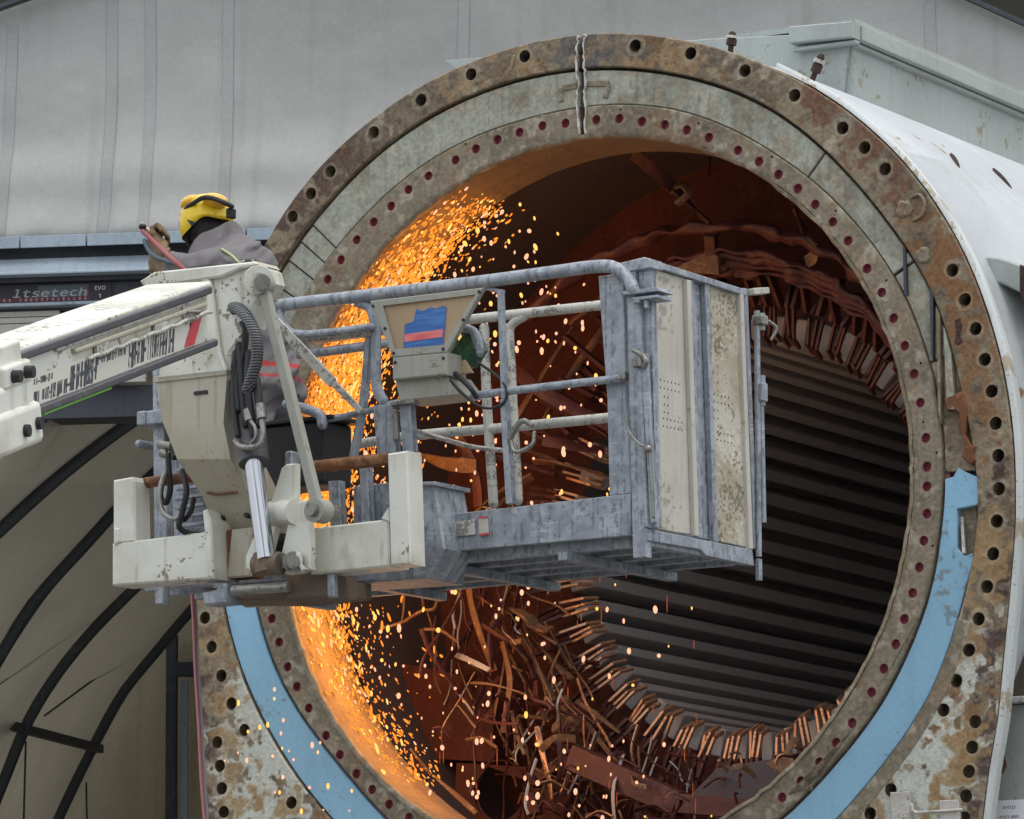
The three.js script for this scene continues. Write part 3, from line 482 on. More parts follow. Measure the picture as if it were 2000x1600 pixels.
// grey housing standing on the barrel behind the flange
{
  const g = top('metal_housing', 'pale grey sheet metal housing with overhanging cap on top of the round casing', 'housing', [0.3560, 5.2711, -25.5447], -31 * Math.PI / 180);
  const w = -1.3, f = [[-1.623, 2.654], [-0.005, 2.578], [0.497, 2.539], [0.846, 2.524]], fb = f.map((p) => [p[0], 1.2]);
  const right = f[3][0];
  mesh('front_panel', plate([...f, ...arc(2.17, 36, 112).filter((p) => p[0] < right && p[0] > f[0][0])], w, 0.05, 0.004), M.greyPaint, g);
  const sl = [[0.46, 2.047], [-1.454, 2.026], [-3.373, 1.978]];
  mesh('side_panel', plate([[0, 1.35], [5.2, 1.35], [5.2, f[3][1]], [0, f[3][1]]], 0, 0.05, 0.004).rotateY(Math.PI / 2).translate(right, 0, w - 0.02), M.greyPaint, g);
  const c = [[0.535, 2.56], [0.904, 2.542], [0.903, 2.459], [0.534, 2.471]];
  mesh('cap_front', plate(c, -1.2, 0.1, 0.006), M.greyPaint, g);
  const cx = c[1][0], ct = c[1][1], cb = c[2][1];
  mesh('cap_side', box([cx - 0.05, (ct + cb) / 2, -1.2 - 2.7], [0.12, ct - cb, 5.2], 0.006), M.greyPaint, g);
  mesh('cap_gutter', [box([cx - 0.05, cb - 0.016, -1.22 - 2.7], [0.05, 0.018, 5.2], 0.003), box([(c[0][0] + cx) / 2, cb - 0.016, -1.26], [cx - c[0][0], 0.018, 0.05], 0.003)], M.greyPaint, g);
  mesh('roof_sheet', plate([[f[0][0], 0], [right, 0], [right, 5], [f[0][0], 5]], 0, 0.03, 0).rotateX(-Math.PI / 2).translate(0, f[0][1] - 0.06, w - 0.05), M.greyPaint, g);
}
// ---------- inside of the bore: collar, chamber, stator core, torn windings ----------
M.collar = std({ map: worn([122, 104, 86], [92, 78, 66], [150, 128, 104], { size: 0.9, seed: 47, scuff: 0.64 }), roughness: 0.8, bumpMap: fineBump, bumpScale: 0.008 });
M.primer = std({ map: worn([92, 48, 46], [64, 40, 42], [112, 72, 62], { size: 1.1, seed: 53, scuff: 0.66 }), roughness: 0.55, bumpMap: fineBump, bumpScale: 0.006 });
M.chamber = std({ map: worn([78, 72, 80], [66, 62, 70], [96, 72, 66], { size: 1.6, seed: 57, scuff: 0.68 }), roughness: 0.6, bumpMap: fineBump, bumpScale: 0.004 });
M.tooth = std({ map: worn([180, 181, 184], [156, 157, 160], [190, 187, 186], { size: 0.5, seed: 59, scuff: 0.64 }), roughness: 0.75, bumpMap: fineBump, bumpScale: 0.004 });

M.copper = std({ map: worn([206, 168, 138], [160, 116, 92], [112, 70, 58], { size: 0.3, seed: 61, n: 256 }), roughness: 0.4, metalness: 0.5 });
M.wrap = std({ map: worn([134, 100, 76], [104, 76, 60], [168, 138, 108], { size: 0.35, seed: 63, n: 256, scuff: 0.6 }), roughness: 0.85, bumpMap: fineBump, bumpScale: 0.01 });
function lathe(prof, a = 0, b = 360, n = 120) { // prof [[r, z]...] turned about the z axis
  const rows = []; for (let i = 0; i <= n; i++) { const d = a + (b - a) * i / n; rows.push(prof.map(([r, z]) => [...pol(r, d), z])); } return strip(rows);
}
mesh('bore_collar', lathe([[R0 - 0.004, -0.05], [R0 - 0.006, -0.2], [R0 - 0.004, -0.46], [R0 + 0.01, -0.5], [2.12, -0.5]]), M.collar, casing);
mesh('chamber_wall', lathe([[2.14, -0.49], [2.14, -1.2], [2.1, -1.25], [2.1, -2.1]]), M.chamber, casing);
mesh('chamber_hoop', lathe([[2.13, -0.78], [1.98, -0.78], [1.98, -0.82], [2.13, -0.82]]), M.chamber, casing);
const core = holder('stator_core', casing);
mesh('end_plate', lathe([[1.16, -1.9], [1.55, -1.9], [1.56, -2.0], [2.1, -2.02]]), M.primer, core);
mesh('core_back', lathe([[1.2, -1.9], [1.19, -5.8], [0.001, -5.8]]), M.tooth, core);
const NT = 48;
{
  const L = 3.9, tg = uvm(new RoundedBoxGeometry(0.15, 0.07, L, 1, 0.01)), ends = [];
  const strap = (k) => { const g = []; for (let j = -1; j <= 1; j++) { const w = 0.03 * j + rr(-0.004, 0.004), e = rr(-0.02, 0.02); g.push(bar([-0.02 + e, w, -0.08], [0.02 + e, w, 0.01], 0.022, 0.013, [0, 1, 0], 0), bar([0.02 + e, w, 0.0], [0.16, w * 1.15 + rr(-0.01, 0.01), 0.03 + rr(-0.03, 0.05)], 0.022, 0.013, [0, 1, 0], 0)); } return uvm(merge(g)); };
  for (let k = 0; k < 11; k++) ends.push(strap(k));
  const butt = []; for (let k = 0; k < 4; k++) { const g = []; for (let j = -1; j <= 1; j += 1) g.push(bar([0.14, 0.03 * j, 0.03], [0.3 + rr(-0.05, 0.05), 0.036 * j + rr(-0.015, 0.015), 0.04 + rr(-0.05, 0.12)], 0.03, 0.018, [0, 1, 0], 0)); butt.push(uvm(merge(g))); }
  for (let i = 0; i < NT; i++) {
    const d = i * 360 / NT + 1.5, a = d * Math.PI / 180;
    const put = (m, r, z) => { m.position.set(r * Math.cos(a), r * Math.sin(a), z); m.rotation.z = a; m.castShadow = m.receiveShadow = true; core.add(m); return m; };
    const t = new THREE.Mesh(tg, M.tooth); t.name = 'tooth'; put(t, 1.1 + rr(-0.006, 0.006), -1.84 - L / 2 + rr(-0.015, 0.015)); t.scale.y = rr(0.9, 1.08);
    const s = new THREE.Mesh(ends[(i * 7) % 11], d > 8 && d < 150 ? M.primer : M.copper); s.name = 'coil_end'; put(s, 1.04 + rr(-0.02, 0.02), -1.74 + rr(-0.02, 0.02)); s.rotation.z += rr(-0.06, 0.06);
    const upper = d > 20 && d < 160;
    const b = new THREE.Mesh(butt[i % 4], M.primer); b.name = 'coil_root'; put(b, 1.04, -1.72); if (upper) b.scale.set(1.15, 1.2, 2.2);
  }
}
const rough = (g, k, f) => { const a = g.attributes.position; for (let i = 0; i < a.count; i++) { const x = a.getX(i), y = a.getY(i), z = a.getZ(i); a.setXYZ(i, x + k * (noise(x * f + 90, y * f + z * f * 2 + 90, 9999, 3) - 0.5), y + k * (noise(x * f + 50, y * f + z * f * 2 + 20, 9999, 4) - 0.5), z + k * (noise(x * f + 10, y * f - z * f + 60, 9999, 5) - 0.5)); } g.computeVertexNormals(); return g; };
for (const [r, t, z, a, b] of [[1.4, 0.03, -1.28, -0.1, 2.2], [1.37, 0.022, -1.33, 0.05, 2.05], [1.34, 0.02, -1.38, -0.15, 1.9], [1.42, 0.016, -1.22, 0.3, 1.7]]) mesh('winding_ring', rough(new THREE.TorusGeometry(r, t, 7, 120, b - a).rotateZ(a), 0.05, 14).translate(0, 0, z), M.primer, core);
mesh('support_ring', (() => { const g = new THREE.TorusGeometry(1.54, 0.028, 8, 110, 1.9); g.scale(1, 1, 1.6); g.rotateZ(0.4); return rough(g, 0.05, 11); })().translate(0, 0, -1.15), M.primer, core);
const torn = holder('torn_windings', casing);
{
  const tw = (pts, w, t, mat, name = 'insulated_strap') => { // flat strap that twists along its length
    const c = new THREE.CatmullRomCurve3(pts.map(V), false, 'centripetal'), n = 14, rows = [], ph = rr(0, 3), tws = rr(-1.4, 1.4);
    for (let i = 0; i <= n; i++) { const p = c.getPoint(i / n), g = c.getTangent(i / n); const sx = new THREE.Vector3(0, 0, 1).cross(g).normalize(), sy = g.clone().cross(sx); const a = ph + tws * i / n, ca = Math.cos(a), sa = Math.sin(a); const ww = w * (1 + 0.25 * (noise(i * 0.8 + ph * 9, 2, 99, 3) - 0.5)); const U = sx.clone().multiplyScalar(ca).addScaledVector(sy, sa), W = sx.clone().multiplyScalar(-sa).addScaledVector(sy, ca); rows.push([[1, 1], [1, -1], [-1, -1], [-1, 1], [1, 1]].map(([s, e]) => p.clone().addScaledVector(U, s * ww / 2).addScaledVector(W, e * t / 2).toArray())); }
    const cap = (r) => strip([[r[0], r[1]], [r[3], r[2]]]);
    return mesh(name, [strip(rows), cap(rows[0]), cap(rows[n])], mat, torn);
  };
  for (const [p, w, m] of [
    [[[-1.343, -0.239, -1.1], [-1.327, -0.373, -1.12], [-1.276, -0.56, -1.15], [-1.24, -0.695, -1.2]], 0.04, M.wrap],
    [[[-1.329, -0.428, -1.3], [-1.228, -0.524, -1.3], [-1.102, -0.645, -1.3]], 0.02, M.wrap],
    [[[-1.189, -0.48, -1.35], [-1.039, -0.67, -1.3], [-0.934, -0.865, -1.3]], 0.045, M.wrap],
    [[[-1.221, -0.472, -1.5], [-1.05, -0.615, -1.45], [-0.899, -0.739, -1.4]], 0.05, M.wrap],
    [[[-1.117, -0.415, -1.5], [-1.032, -0.548, -1.5], [-0.948, -0.673, -1.5]], 0.018, M.wrap],
    [[[-1.163, -0.551, -1.15], [-1.116, -0.755, -1.15], [-1.119, -0.898, -1.12], [-1.132, -1.038, -1.1]], 0.032, M.wrap],
    [[[-1.266, -0.585, -1.4], [-1.162, -0.762, -1.4], [-1.062, -0.903, -1.4]], 0.03, M.wrap],
    [[[-0.894, -0.854, -1.45], [-0.754, -0.942, -1.45], [-0.625, -1.035, -1.45]], 0.03, M.wrap],
    [[[-0.943, -0.828, -1.4], [-0.787, -0.998, -1.4], [-0.629, -1.155, -1.35]], 0.025, M.wrap],
    [[[-0.635, -1.155, -1.35], [-0.5, -1.255, -1.3], [-0.436, -1.29, -1.3]], 0.04, M.wrap],
    [[[-1.241, -0.916, -1.4], [-1.131, -0.927, -1.4], [-1.021, -0.943, -1.4]], 0.02, M.wrap],
    [[[-1.767, -0.474, -0.9], [-1.665, -0.443, -0.95], [-1.563, -0.379, -1], [-1.497, -0.375, -1], [-1.468, -0.309, -1]], 0.014, M.wrap],
    [[[-1.557, -0.477, -1], [-1.486, -0.484, -1.05], [-1.412, -0.543, -1.1]], 0.012, M.wrap],
    [[[-1.518, -1.129, -0.8], [-1.455, -1.197, -0.8], [-1.382, -1.269, -0.8]], 0.018, M.copper],
    [[[-1.36, -1.281, -0.8], [-1.236, -1.377, -0.8], [-1.111, -1.482, -0.8]], 0.025, M.wrap],
    [[[-1.244, -0.349, -1.4], [-1.132, -0.402, -1.35], [-1.099, -0.454, -1.4], [-1.02, -0.472, -1.4]], 0.07, M.wrap],
    [[[-0.839, 1.283, -1.5], [-1.032, 0.988, -1.45], [-1.225, 0.679, -1.4]], 0.06, M.wrap],
    [[[-0.803, 1.156, -1.6], [-1.025, 0.898, -1.6], [-1.157, 0.618, -1.5]], 0.04, M.wrap],
    [[[-1.256, 0.945, -1.4], [-1.098, 0.821, -1.4], [-0.935, 0.711, -1.5], [-0.773, 0.628, -1.6]], 0.07, M.primer],
    [[[-0.279, 1.938, -1], [-0.132, 1.819, -1], [-0.032, 1.727, -1]], 0.07, M.primer],
    [[[-0.032, 1.727, -1], [0.036, 1.642, -1.05], [0.114, 1.549, -1.1]], 0.06, M.primer],
    [[[-0.057, 1.719, -1], [0.004, 1.745, -1], [0.049, 1.7, -1], [-0.021, 1.64, -1]], 0.04, M.wrap],
    [[[0.667, 1.547, -1], [0.696, 1.486, -1], [0.699, 1.435, -1.05]], 0.035, M.primer],
    [[[0.226, 1.865, -0.9], [0.229, 1.798, -0.9], [0.222, 1.737, -0.9]], 0.018, M.primer],
    [[[0.713, 1.394, -1.1], [0.672, 1.335, -1.2], [0.601, 1.31, -1.25]], 0.08, M.wrap],
    [[[-1.518, 0.607, -1.2], [-1.422, 0.489, -1.2], [-1.358, 0.32, -1.2], [-1.342, 0.182, -1.2]], 0.06, M.primer],
    [[[-1.648, 0.466, -1.1], [-1.488, 0.413, -1.1], [-1.327, 0.393, -1.15]], 0.08, M.wrap],
    [[[-1.189, 0.455, -1.5], [-1.06, 0.438, -1.55], [-0.863, 0.373, -1.7]], 0.05, M.wrap],
    [[[-1.125, 0.56, -1.5], [-0.997, 0.529, -1.55], [-0.863, 0.511, -1.7]], 0.06, M.primer],
    [[[-1.419, 0.172, -1.3], [-1.29, 0.278, -1.35], [-1.13, 0.355, -1.4]], 0.05, M.wrap],
  ]) tw(p, w, 0.014, m);
  for (const p of [[-0.898, -0.943, -1.35], [-0.851, -0.994, -1.35], [-0.897, -1.015, -1.3]]) { const g = new THREE.IcosahedronGeometry(0.05, 4), a = g.attributes.position; for (let i = 0; i < a.count; i++) { const v = new THREE.Vector3().fromBufferAttribute(a, i), k = 0.65 + 0.8 * noise(v.x * 40 + 50 + p[0] * 9, v.y * 40 + v.z * 30 + 50, 999, 5); a.setXYZ(i, v.x * k, v.y * k * 0.9, v.z * k); } g.computeVertexNormals(); g.translate(...p); mesh('wad_of_insulation', g, M.wrap, torn); }
  // random offcuts lying in the bottom of the chamber
  for (let i = 0; i < 110; i++) { const d = rr(215, 300), r = rr(1.35, 1.75), p = pol(r, d), z = rr(-1.7, -0.7), a = rr(0, 6.3), l = rr(0.06, 0.22); tw([[p[0], p[1], z], [p[0] + l * 0.5 * Math.cos(a), p[1] + 0.03 + l * 0.3 * Math.sin(a), z + rr(-0.05, 0.05)], [p[0] + l * Math.cos(a), p[1] + l * 0.6 * Math.sin(a), z + rr(-0.1, 0.1)]], 0.008 + 0.03 * Math.pow(rnd(), 2), 0.008, [M.wrap, M.primer, M.copper, M.primer, M.primer][i % 5], 'offcut_strap'); }
  // frayed coil bars hanging from the core on the left, all bent the same way
  for (let i = 0; i < 230; i++) {
    const d = rr(168, 262), r = rr(1.12, 1.75), p = pol(r, d), z = rr(-1.65, -1.1), l = rr(0.1, 0.4), lean = rr(-1.1, 0.7) - 0.9;
    const e = [p[0] + l * Math.cos(lean), p[1] + l * Math.sin(lean), z + rr(-0.1, 0.25)];
    tw([p.concat(z), [(p[0] + e[0]) / 2 + rr(-0.012, 0.012), (p[1] + e[1]) / 2 + rr(-0.012, 0.012), (z + e[2]) / 2 + rr(-0.03, 0.05)], e, [e[0] + 0.25 * (e[0] - p[0]) + rr(-0.02, 0.02), e[1] + 0.25 * (e[1] - p[1]) + rr(-0.02, 0.02), e[2] + rr(-0.02, 0.03)]], 0.007 + 0.024 * Math.pow(rnd(), 2), rr(0.005, 0.011), [M.wrap, M.primer, M.primer, M.tooth, M.primer, M.copper, M.primer, M.primer][i % 8], 'coil_bar');
  }
  // plates and red beams low in the chamber
  mesh('baffle_plate', plate([[-2.187, -0.669], [-2.089, -0.564], [-1.444, -0.711], [-1.428, -1.148], [-1.86, -1.106], [-2.055, -0.981]], -1.5, 0.03, 0.004), M.primer, torn);
  const hc = [[-1.366, -1.304]][0];
  mesh('holed_plate', plate([[-1.636, -1.142], [-1.051, -1.197], [-0.911, -1.365], [-0.942, -1.685], [-1.667, -1.658]], -1.45, 0.04, 0.006, [[hc[0], hc[1], 0.165]], 24), M.primer, torn);
  mesh('red_beam', bar(...[[-0.705, -1.187, -1.1], [-0.071, -1.458, -1.1]], 0.12, 0.13), M.primer, torn);
  mesh('red_beam', bar(...[[-0.043, -1.458, -1.05], [0.634, -1.538, -1.05]], 0.12, 0.1), M.primer, torn);
  mesh('red_beam', bar(...[[-1.071, -1.288, -1.3], [-0.791, -1.14, -1.3]], 0.08, 0.06), M.primer, torn);
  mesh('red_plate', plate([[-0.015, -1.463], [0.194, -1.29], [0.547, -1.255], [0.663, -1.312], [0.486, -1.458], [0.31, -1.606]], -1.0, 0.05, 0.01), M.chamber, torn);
  mesh('torn_sheet', plate([[0.631, -1.313], [0.707, -1.286], [0.787, -1.295], [0.81, -1.332], [0.763, -1.375], [0.706, -1.352], [0.666, -1.34]], -0.7, 0.012, 0.003), M.wrap, torn);
  mesh('bent_tab', [plate([[-1.027, -1.374], [-0.958, -1.351], [-0.928, -1.416], [-0.915, -1.464], [-0.983, -1.483], [-1.008, -1.439]], -1.1, 0.06, 0.01)], M.primer, torn);
  mesh('gusset', plate([[-0.186, 1.338], [0.058, 1.428], [0.109, 1.39], [0.115, 1.292]], -1.2, 0.03, 0.004), M.wrap, torn);
  mesh('ring_tie', bar(...[[0.095, 1.502, -1.15], [0.052, 1.404, -1.25]], 0.06, 0.06, [1, 0, 0]), M.primer, torn);
}
// block that carries the casing, below the picture
{
  const b = tag(mesh('concrete_block', box([0, 0, 0], [4.4, 0.9, 5], 0.03), M.ground, scene), 'big plain concrete block carrying the generator casing', 'block'); b.position.set([0.3560, 5.2711, -25.5447][0], 0.45, [0.3560, 5.2711, -25.5447][2]); b.rotation.y = -31 * Math.PI / 180; b.translateZ(-3.9);
}

// ---------- boom lift ----------
M.white = std({ map: tex(1024, 1.4, (u, v) => {
  let c = mixc([214, 216, 208], [192, 192, 180], sm(0.4, 0.75, fbm(u, v, 5, 301)));
  c = mixc(c, [150, 140, 118], 0.45 * sm(0.6, 0.82, noise(u * 50, v * 5, 50, 303) * 0.5 + fbm(u, v, 9, 304) * 0.5));
  c = mixc(c, [104, 92, 78], 0.7 * sm(0.68, 0.73, 0.6 * fbm(u, v, 60, 306, 3) + 0.4 * fbm(u, v, 8, 309, 2)));
  const g = (noise(u * 300, v * 300, 300, 307) - 0.5) * 8; return [c[0] + g, c[1] + g, c[2] + g]; }), roughness: 0.5, bumpMap: fineBump, bumpScale: 0.002 });
M.dirtyWhite = std({ map: worn([176, 172, 158], [146, 136, 114], [112, 90, 66], { size: 1.2, seed: 71, scuff: 0.72, streak: 0.5 }), roughness: 0.6, bumpMap: fineBump, bumpScale: 0.002 });
M.galv = std({ map: tex(1024, 1.1, (u, v) => {
  let c = mixc([156, 163, 173], [134, 141, 151], sm(0.3, 0.7, fbm(u, v, 22, 311)));
  c = mixc(c, [184, 190, 196], 0.4 * sm(0.5, 0.72, 0.5 * fbm(u, v, 70, 313) + 0.5 * noise(u * 24, v * 5, 24, 318)));
  c = mixc(c, [92, 97, 106], 0.55 * sm(0.56, 0.72, noise(u * 90, v * 4, 90, 315) * 0.5 + fbm(u, v, 60, 316) * 0.5));
  c = mixc(c, [200, 206, 212], 0.5 * sm(0.8, 0.9, noise(u * 14 + v * 40, v * 150, 9999, 319)) * sm(0.5, 0.7, fbm(u, v, 9, 320)));
  const g = (noise(u * 300, v * 300, 300, 317) - 0.5) * 14; return [c[0] + g, c[1] + g, c[2] + g]; }), roughness: 0.55, metalness: 0.25, bumpMap: fineBump, bumpScale: 0.002 });
M.polymer = std({ map: worn([74, 75, 80], [62, 62, 66], [112, 112, 114], { size: 0.8, seed: 73, scuff: 0.66 }), roughness: 0.5 });
M.paleRail = std({ map: worn([186, 186, 178], [140, 140, 136], [90, 88, 86], { size: 0.5, seed: 79, scuff: 0.58 }), roughness: 0.6 });
M.panelClean = std({ map: worn([190, 188, 180], [166, 162, 150], [136, 128, 112], { size: 1, seed: 83, scuff: 0.68, streak: 0.5 }), roughness: 0.7 });
M.panelStained = std({ map: tex(512, 0.9, (u, v) => { let c = mixc([188, 184, 172], [164, 156, 136], sm(0.35, 0.7, fbm(u, v, 4, 321))); c = mixc(c, [104, 98, 80], 0.75 * sm(0.56, 0.66, 0.65 * fbm(u, v, 70, 323, 3) + 0.35 * fbm(u, v, 6, 324, 2))); c = mixc(c, [208, 206, 196], 0.6 * sm(0.58, 0.68, 0.7 * fbm(u, v, 56, 326, 3) + 0.3 * fbm(u, v, 5, 328, 2))); return c; }), roughness: 0.75, bumpMap: fineBump, bumpScale: 0.006 });
M.chrome = std({ color: new THREE.Color(0.5, 0.52, 0.56), metalness: 1, roughness: 0.2 });
M.pinSteel = std({ map: worn([150, 150, 146], [110, 108, 104], [84, 76, 68], { size: 0.3, seed: 87, n: 256 }), roughness: 0.4, metalness: 0.6 });
M.rubber = std({ color: new THREE.Color(0x1d1e22), roughness: 0.6 });
M.hoseWrap = std({ map: tex(256, 0.05, (u, v) => { const s = Math.sin(v * Math.PI * 2 * 4) + 0.5 * (noise(u * 9, v * 9, 9, 3) - 0.5); return s > 0.5 ? [128, 130, 134] : [46, 48, 54]; }), roughness: 0.5 });
M.boxGrey = std({ map: worn([156, 158, 150], [130, 128, 116], [108, 100, 84], { size: 0.6, seed: 91, scuff: 0.7 }), roughness: 0.6 });
M.beige = std({ map: worn([176, 150, 120], [150, 136, 112], [122, 110, 90], { size: 0.5, seed: 93, scuff: 0.74 }), roughness: 0.75 });
M.blueTape = std({ map: tex(256, 0.3, (u, v) => mixc([38, 88, 160], [70, 124, 188], noise(u * 3, v * 40, 40, 331))), roughness: 0.45 });
M.redTape = std({ color: new THREE.Color(0xc7444e), roughness: 0.5 });
M.pinkTape = std({ map: tex(128, 0.3, (u, v) => mixc([206, 92, 96], [226, 136, 134], noise(u * 3, v * 30, 30, 333))), roughness: 0.5 });
M.greenCase = std({ map: worn([40, 84, 56], [28, 58, 42], [90, 110, 90], { size: 0.4, seed: 97, n: 256 }), roughness: 0.5 });
M.limeMark = std({ color: new THREE.Color(0x6ab83a), roughness: 0.5 });

const lift = top('boom_lift', 'white telescopic boom lift carrying a battered galvanised work platform', 'boom lift', [0.5436, 4.7980, -22.7935], -34.6 * Math.PI / 180);
const basket = holder('work_platform', lift);
{
  const b = (n, g, m) => mesh(n, g, m, basket);
  const FL = -0.05, BK = -0.95, LE = -2.86;
  b('floor_plate', box([LE / 2, FL - 0.02, BK / 2], [-LE - 0.02, 0.03, -BK - 0.02], 0.003), M.galv);
  for (let k = 0; k < 5; k++) b('floor_beam', box([LE / 2, FL - 0.065, -0.1 - k * 0.19], [-LE - 0.06, 0.06, 0.04], 0.004), M.galv);
  for (let k = 0; k < 4; k++) b('floor_cross_beam', box([-0.4 - k * 0.65, FL - 0.115, BK / 2], [0.05, 0.04, -BK - 0.04], 0.004), M.galv);
  // front toe plate, right post cluster
  b('toe_plate', plate([[-1.084, 0.068], [-0.021, 0.084], [-0.022, -0.103], [-1.033, -0.1], [-1.078, -0.06]], 0, 0.03, 0.003), M.galv);
  b('flat_post', plate([[-0.212, 1.087], [-0.075, 1.088], [-0.066, 0.619], [-0.041, 0.089], [-0.155, 0.089], [-0.165, 0.524]], -0.03, 0.03, 0.003), M.galv);
  b('corner_post', plate([[-0.031, 1.083], [0.018, 1.082], [0.072, -0.208], [0.001, -0.208]], 0.02, 0.05, 0.004), M.galv);
  b('corner_post', plate([[0.021, 1.092], [0.092, 1.091], [0.118, -0.078], [0.059, -0.082]], 0.0, 0.04, 0.004), M.galv);
  b('post_channel', plate([[0.018, 0.949], [0.051, 0.948], [0.089, -0.079], [0.068, -0.077]], 0.03, 0.03, 0.004), M.galv);
  b('gate_bar', [plate([[0.053, 0.702], [0.091, 0.699], [0.136, -0.06], [0.104, -0.062]], 0.035, 0.02, 0.004)], M.galv);
  b('post_cap', plate([[-0.085, 1.12], [0.074, 1.135], [0.112, 1.122], [0.117, 1.084], [-0.041, 1.078]], 0.03, 0.09, 0.004), M.galv);
  b('gate_hinge', [plate([[-0.038, 0.987], [0.163, 0.985], [0.174, 0.967], [-0.027, 0.968]], 0.06, 0.12, 0.003), plate([[0.022, 0.953], [0.163, 0.952], [0.168, 0.938], [0.033, 0.938]], 0.06, 0.12, 0.003), cyl(...[[0.09, 0.933, 0.04], [0.093, 0.9, 0.04]], 0.012), cyl(...[[0.048, 0.945, 0.05], [0.051, 0.926, 0.05]], 0.02, 0.02, 6)], M.galv);
  b('gate_latch', [tube([[0.031, 0.716, 0.05], [0.08, 0.687, 0.06], [0.102, 0.657, 0.06], [0.084, 0.637, 0.05]], 0.012, 7), box([[0.051, 0.66, 0.04]][0], [0.05, 0.045, 0.04], 0.006)], M.pinSteel);
  b('lanyard_wire', tube([[-0.027, 0.423, 0.03], [0.001, 0.35, 0.04], [0.061, 0.291, 0.05], [0.104, 0.269, 0.05], [0.117, 0.167, 0.05], [0.126, -0.038, 0.045]], 0.006, 6), M.pinSteel);
  b('lanyard_knob', (() => { const g = new THREE.SphereGeometry(0.018, 10, 8); g.translate(...[[0.107, 0.266, 0.055]][0]); return g; })(), M.pinSteel);
  // top rail with its bend down to the hinge
  b('top_rail', tube([[-2.761, 1.134, 0], [-2.361, 1.133, 0], [-2.013, 1.132, 0], [-1.523, 1.127, 0], [-0.802, 1.123, 0], [-0.381, 1.126, 0], [-0.208, 1.124, 0.01], [-0.097, 1.109, 0.02], [-0.019, 1.057, 0.03], [0.025, 0.991, 0.04]], 0.03, 14), M.galv);
  // front mid rail
  b('mid_rail', tube([[-0.872, 0.602, 0], [-0.493, 0.606, 0], [-0.046, 0.606, 0]], 0.018, 10), M.galv);
  b('rail_end', box([[-0.048, 0.612, 0.01]][0], [0.035, 0.04, 0.04], 0.006), M.pinSteel);
  // thin front uprights right of the control box
  b('upright', [bar(...[[-0.722, 1.075, 0], [-0.7, 0.569, 0]], 0.03, 0.025, [1, 0, 0]), bar(...[[-0.7, 0.569, 0], [-0.666, 0.088, 0]], 0.035, 0.035, [1, 0, 0])], M.galv);
  b('upright', bar(...[[-0.821, 1.098, -0.02], [-0.717, 1.063, -0.02]], 0.02, 0.02), M.galv);
  // back rails and uprights, paint worn pale
  const z = BK + 0.03;
  const br = (p) => tube(p, 0.024, 10);
  b('back_rail', br([[-2.695, 1.151, -0.92], [-2.198, 1.152, -0.92], [-1.532, 1.155, -0.92], [-0.776, 1.147, -0.92]]), M.paleRail);
  b('back_rail', br([[-2.503, 0.594, -0.92], [-1.891, 0.623, -0.92], [-1.413, 0.616, -0.92], [-0.744, 0.609, -0.92]]), M.paleRail);
  for (const p of [[[-1.455, 1.108, -0.92], [-1.443, 0.81, -0.92], [-1.401, 0.255, -0.92]], [[-1.313, 1.093, -0.92], [-1.295, 0.796, -0.92], [-1.26, 0.26, -0.92]]]) b('back_upright', br(p), M.paleRail);
  b('back_corner', tube([[-1.325, 1.045, -0.92], [-1.295, 1.106, -0.92], [-1.224, 1.139, -0.92]], 0.022, 9), M.paleRail);
  b('back_toe_plate', box([LE / 2, 0.02, BK + 0.01], [-LE - 0.1, 0.12, 0.02], 0.003), M.galv);
  b('slack_rope', tube([[-1.284, 0.494, -0.1], [-1.199, 0.461, -0.2], [-1.096, 0.426, -0.3], [-0.91, 0.391, -0.3]], 0.011, 7), M.paleRail);
  b('tie_strap', [tube([[-0.658, 0.381, 0.02], [-0.619, 0.438, 0.02], [-0.585, 0.458, 0.02], [-0.554, 0.439, 0]], 0.014, 7), tube([[-0.652, 0.371, 0.02], [-0.623, 0.32, 0.03], [-0.535, 0.347, 0.02], [-0.531, 0.399, 0.01]], 0.01, 6)], M.pinSteel);
  // right side: two upright sheet panels, divider, top and bottom angle
  const u = 0.05;
  const holesA = [], A0 = [[-0.136, 0.606], [-0.288, 0.627], [-0.159, 0.401], [-0.311, 0.421]];
  const dot = (z0, y0, n, dz, dy) => { for (let k = 0; k < n; k++) holesA.push([z0 + dz * k, y0 + dy * k, 0.008]); };
  const dz = (A0[1][0] - A0[0][0]) / 5, dyy = 0.0;
  for (const r of [0, 0.034]) { dot(A0[0][0], A0[0][1] - r, 6, dz, dyy); dot(A0[2][0], A0[2][1] + r, 6, dz, dyy); }
  for (const r of [0.072, 0.108, 0.142]) dot(A0[0][0] + dz * 1, A0[0][1] - r, 2, dz, dyy);
  const pA = [[-0.065, 1.101], [-0.377, 1.098], [-0.434, -0.061], [-0.114, -0.069]], pB = [[-0.55, 1.106], [-0.838, 1.107], [-0.901, -0.069], [-0.597, -0.066]];
  b('side_panel', sidePlate(pA, u, 0.018, 0.003, holesA), M.panelClean);
  const sh = [[-0.553, 0.663], [-0.71, 0.68]][0][0] - A0[0][0];
  b('side_panel', sidePlate(pB, u, 0.018, 0.003, holesA.map((h) => [h[0] + sh, h[1] - 0.005, h[2]])), M.panelStained);
  b('panel_backing', box([u - 0.05, 0.5, -0.5], [0.01, 0.95, 0.86], 0), M.panelClean);
  b('panel_fold', [sidePlate([[-0.321, 1.087], [-0.355, 1.088], [-0.412, -0.07], [-0.378, -0.069]], 0.075, 0.025, 0.003), sidePlate([[-0.78, 1.101], [-0.81, 1.101], [-0.878, -0.076], [-0.843, -0.077]], 0.07, 0.025, 0.003)], M.panelClean);
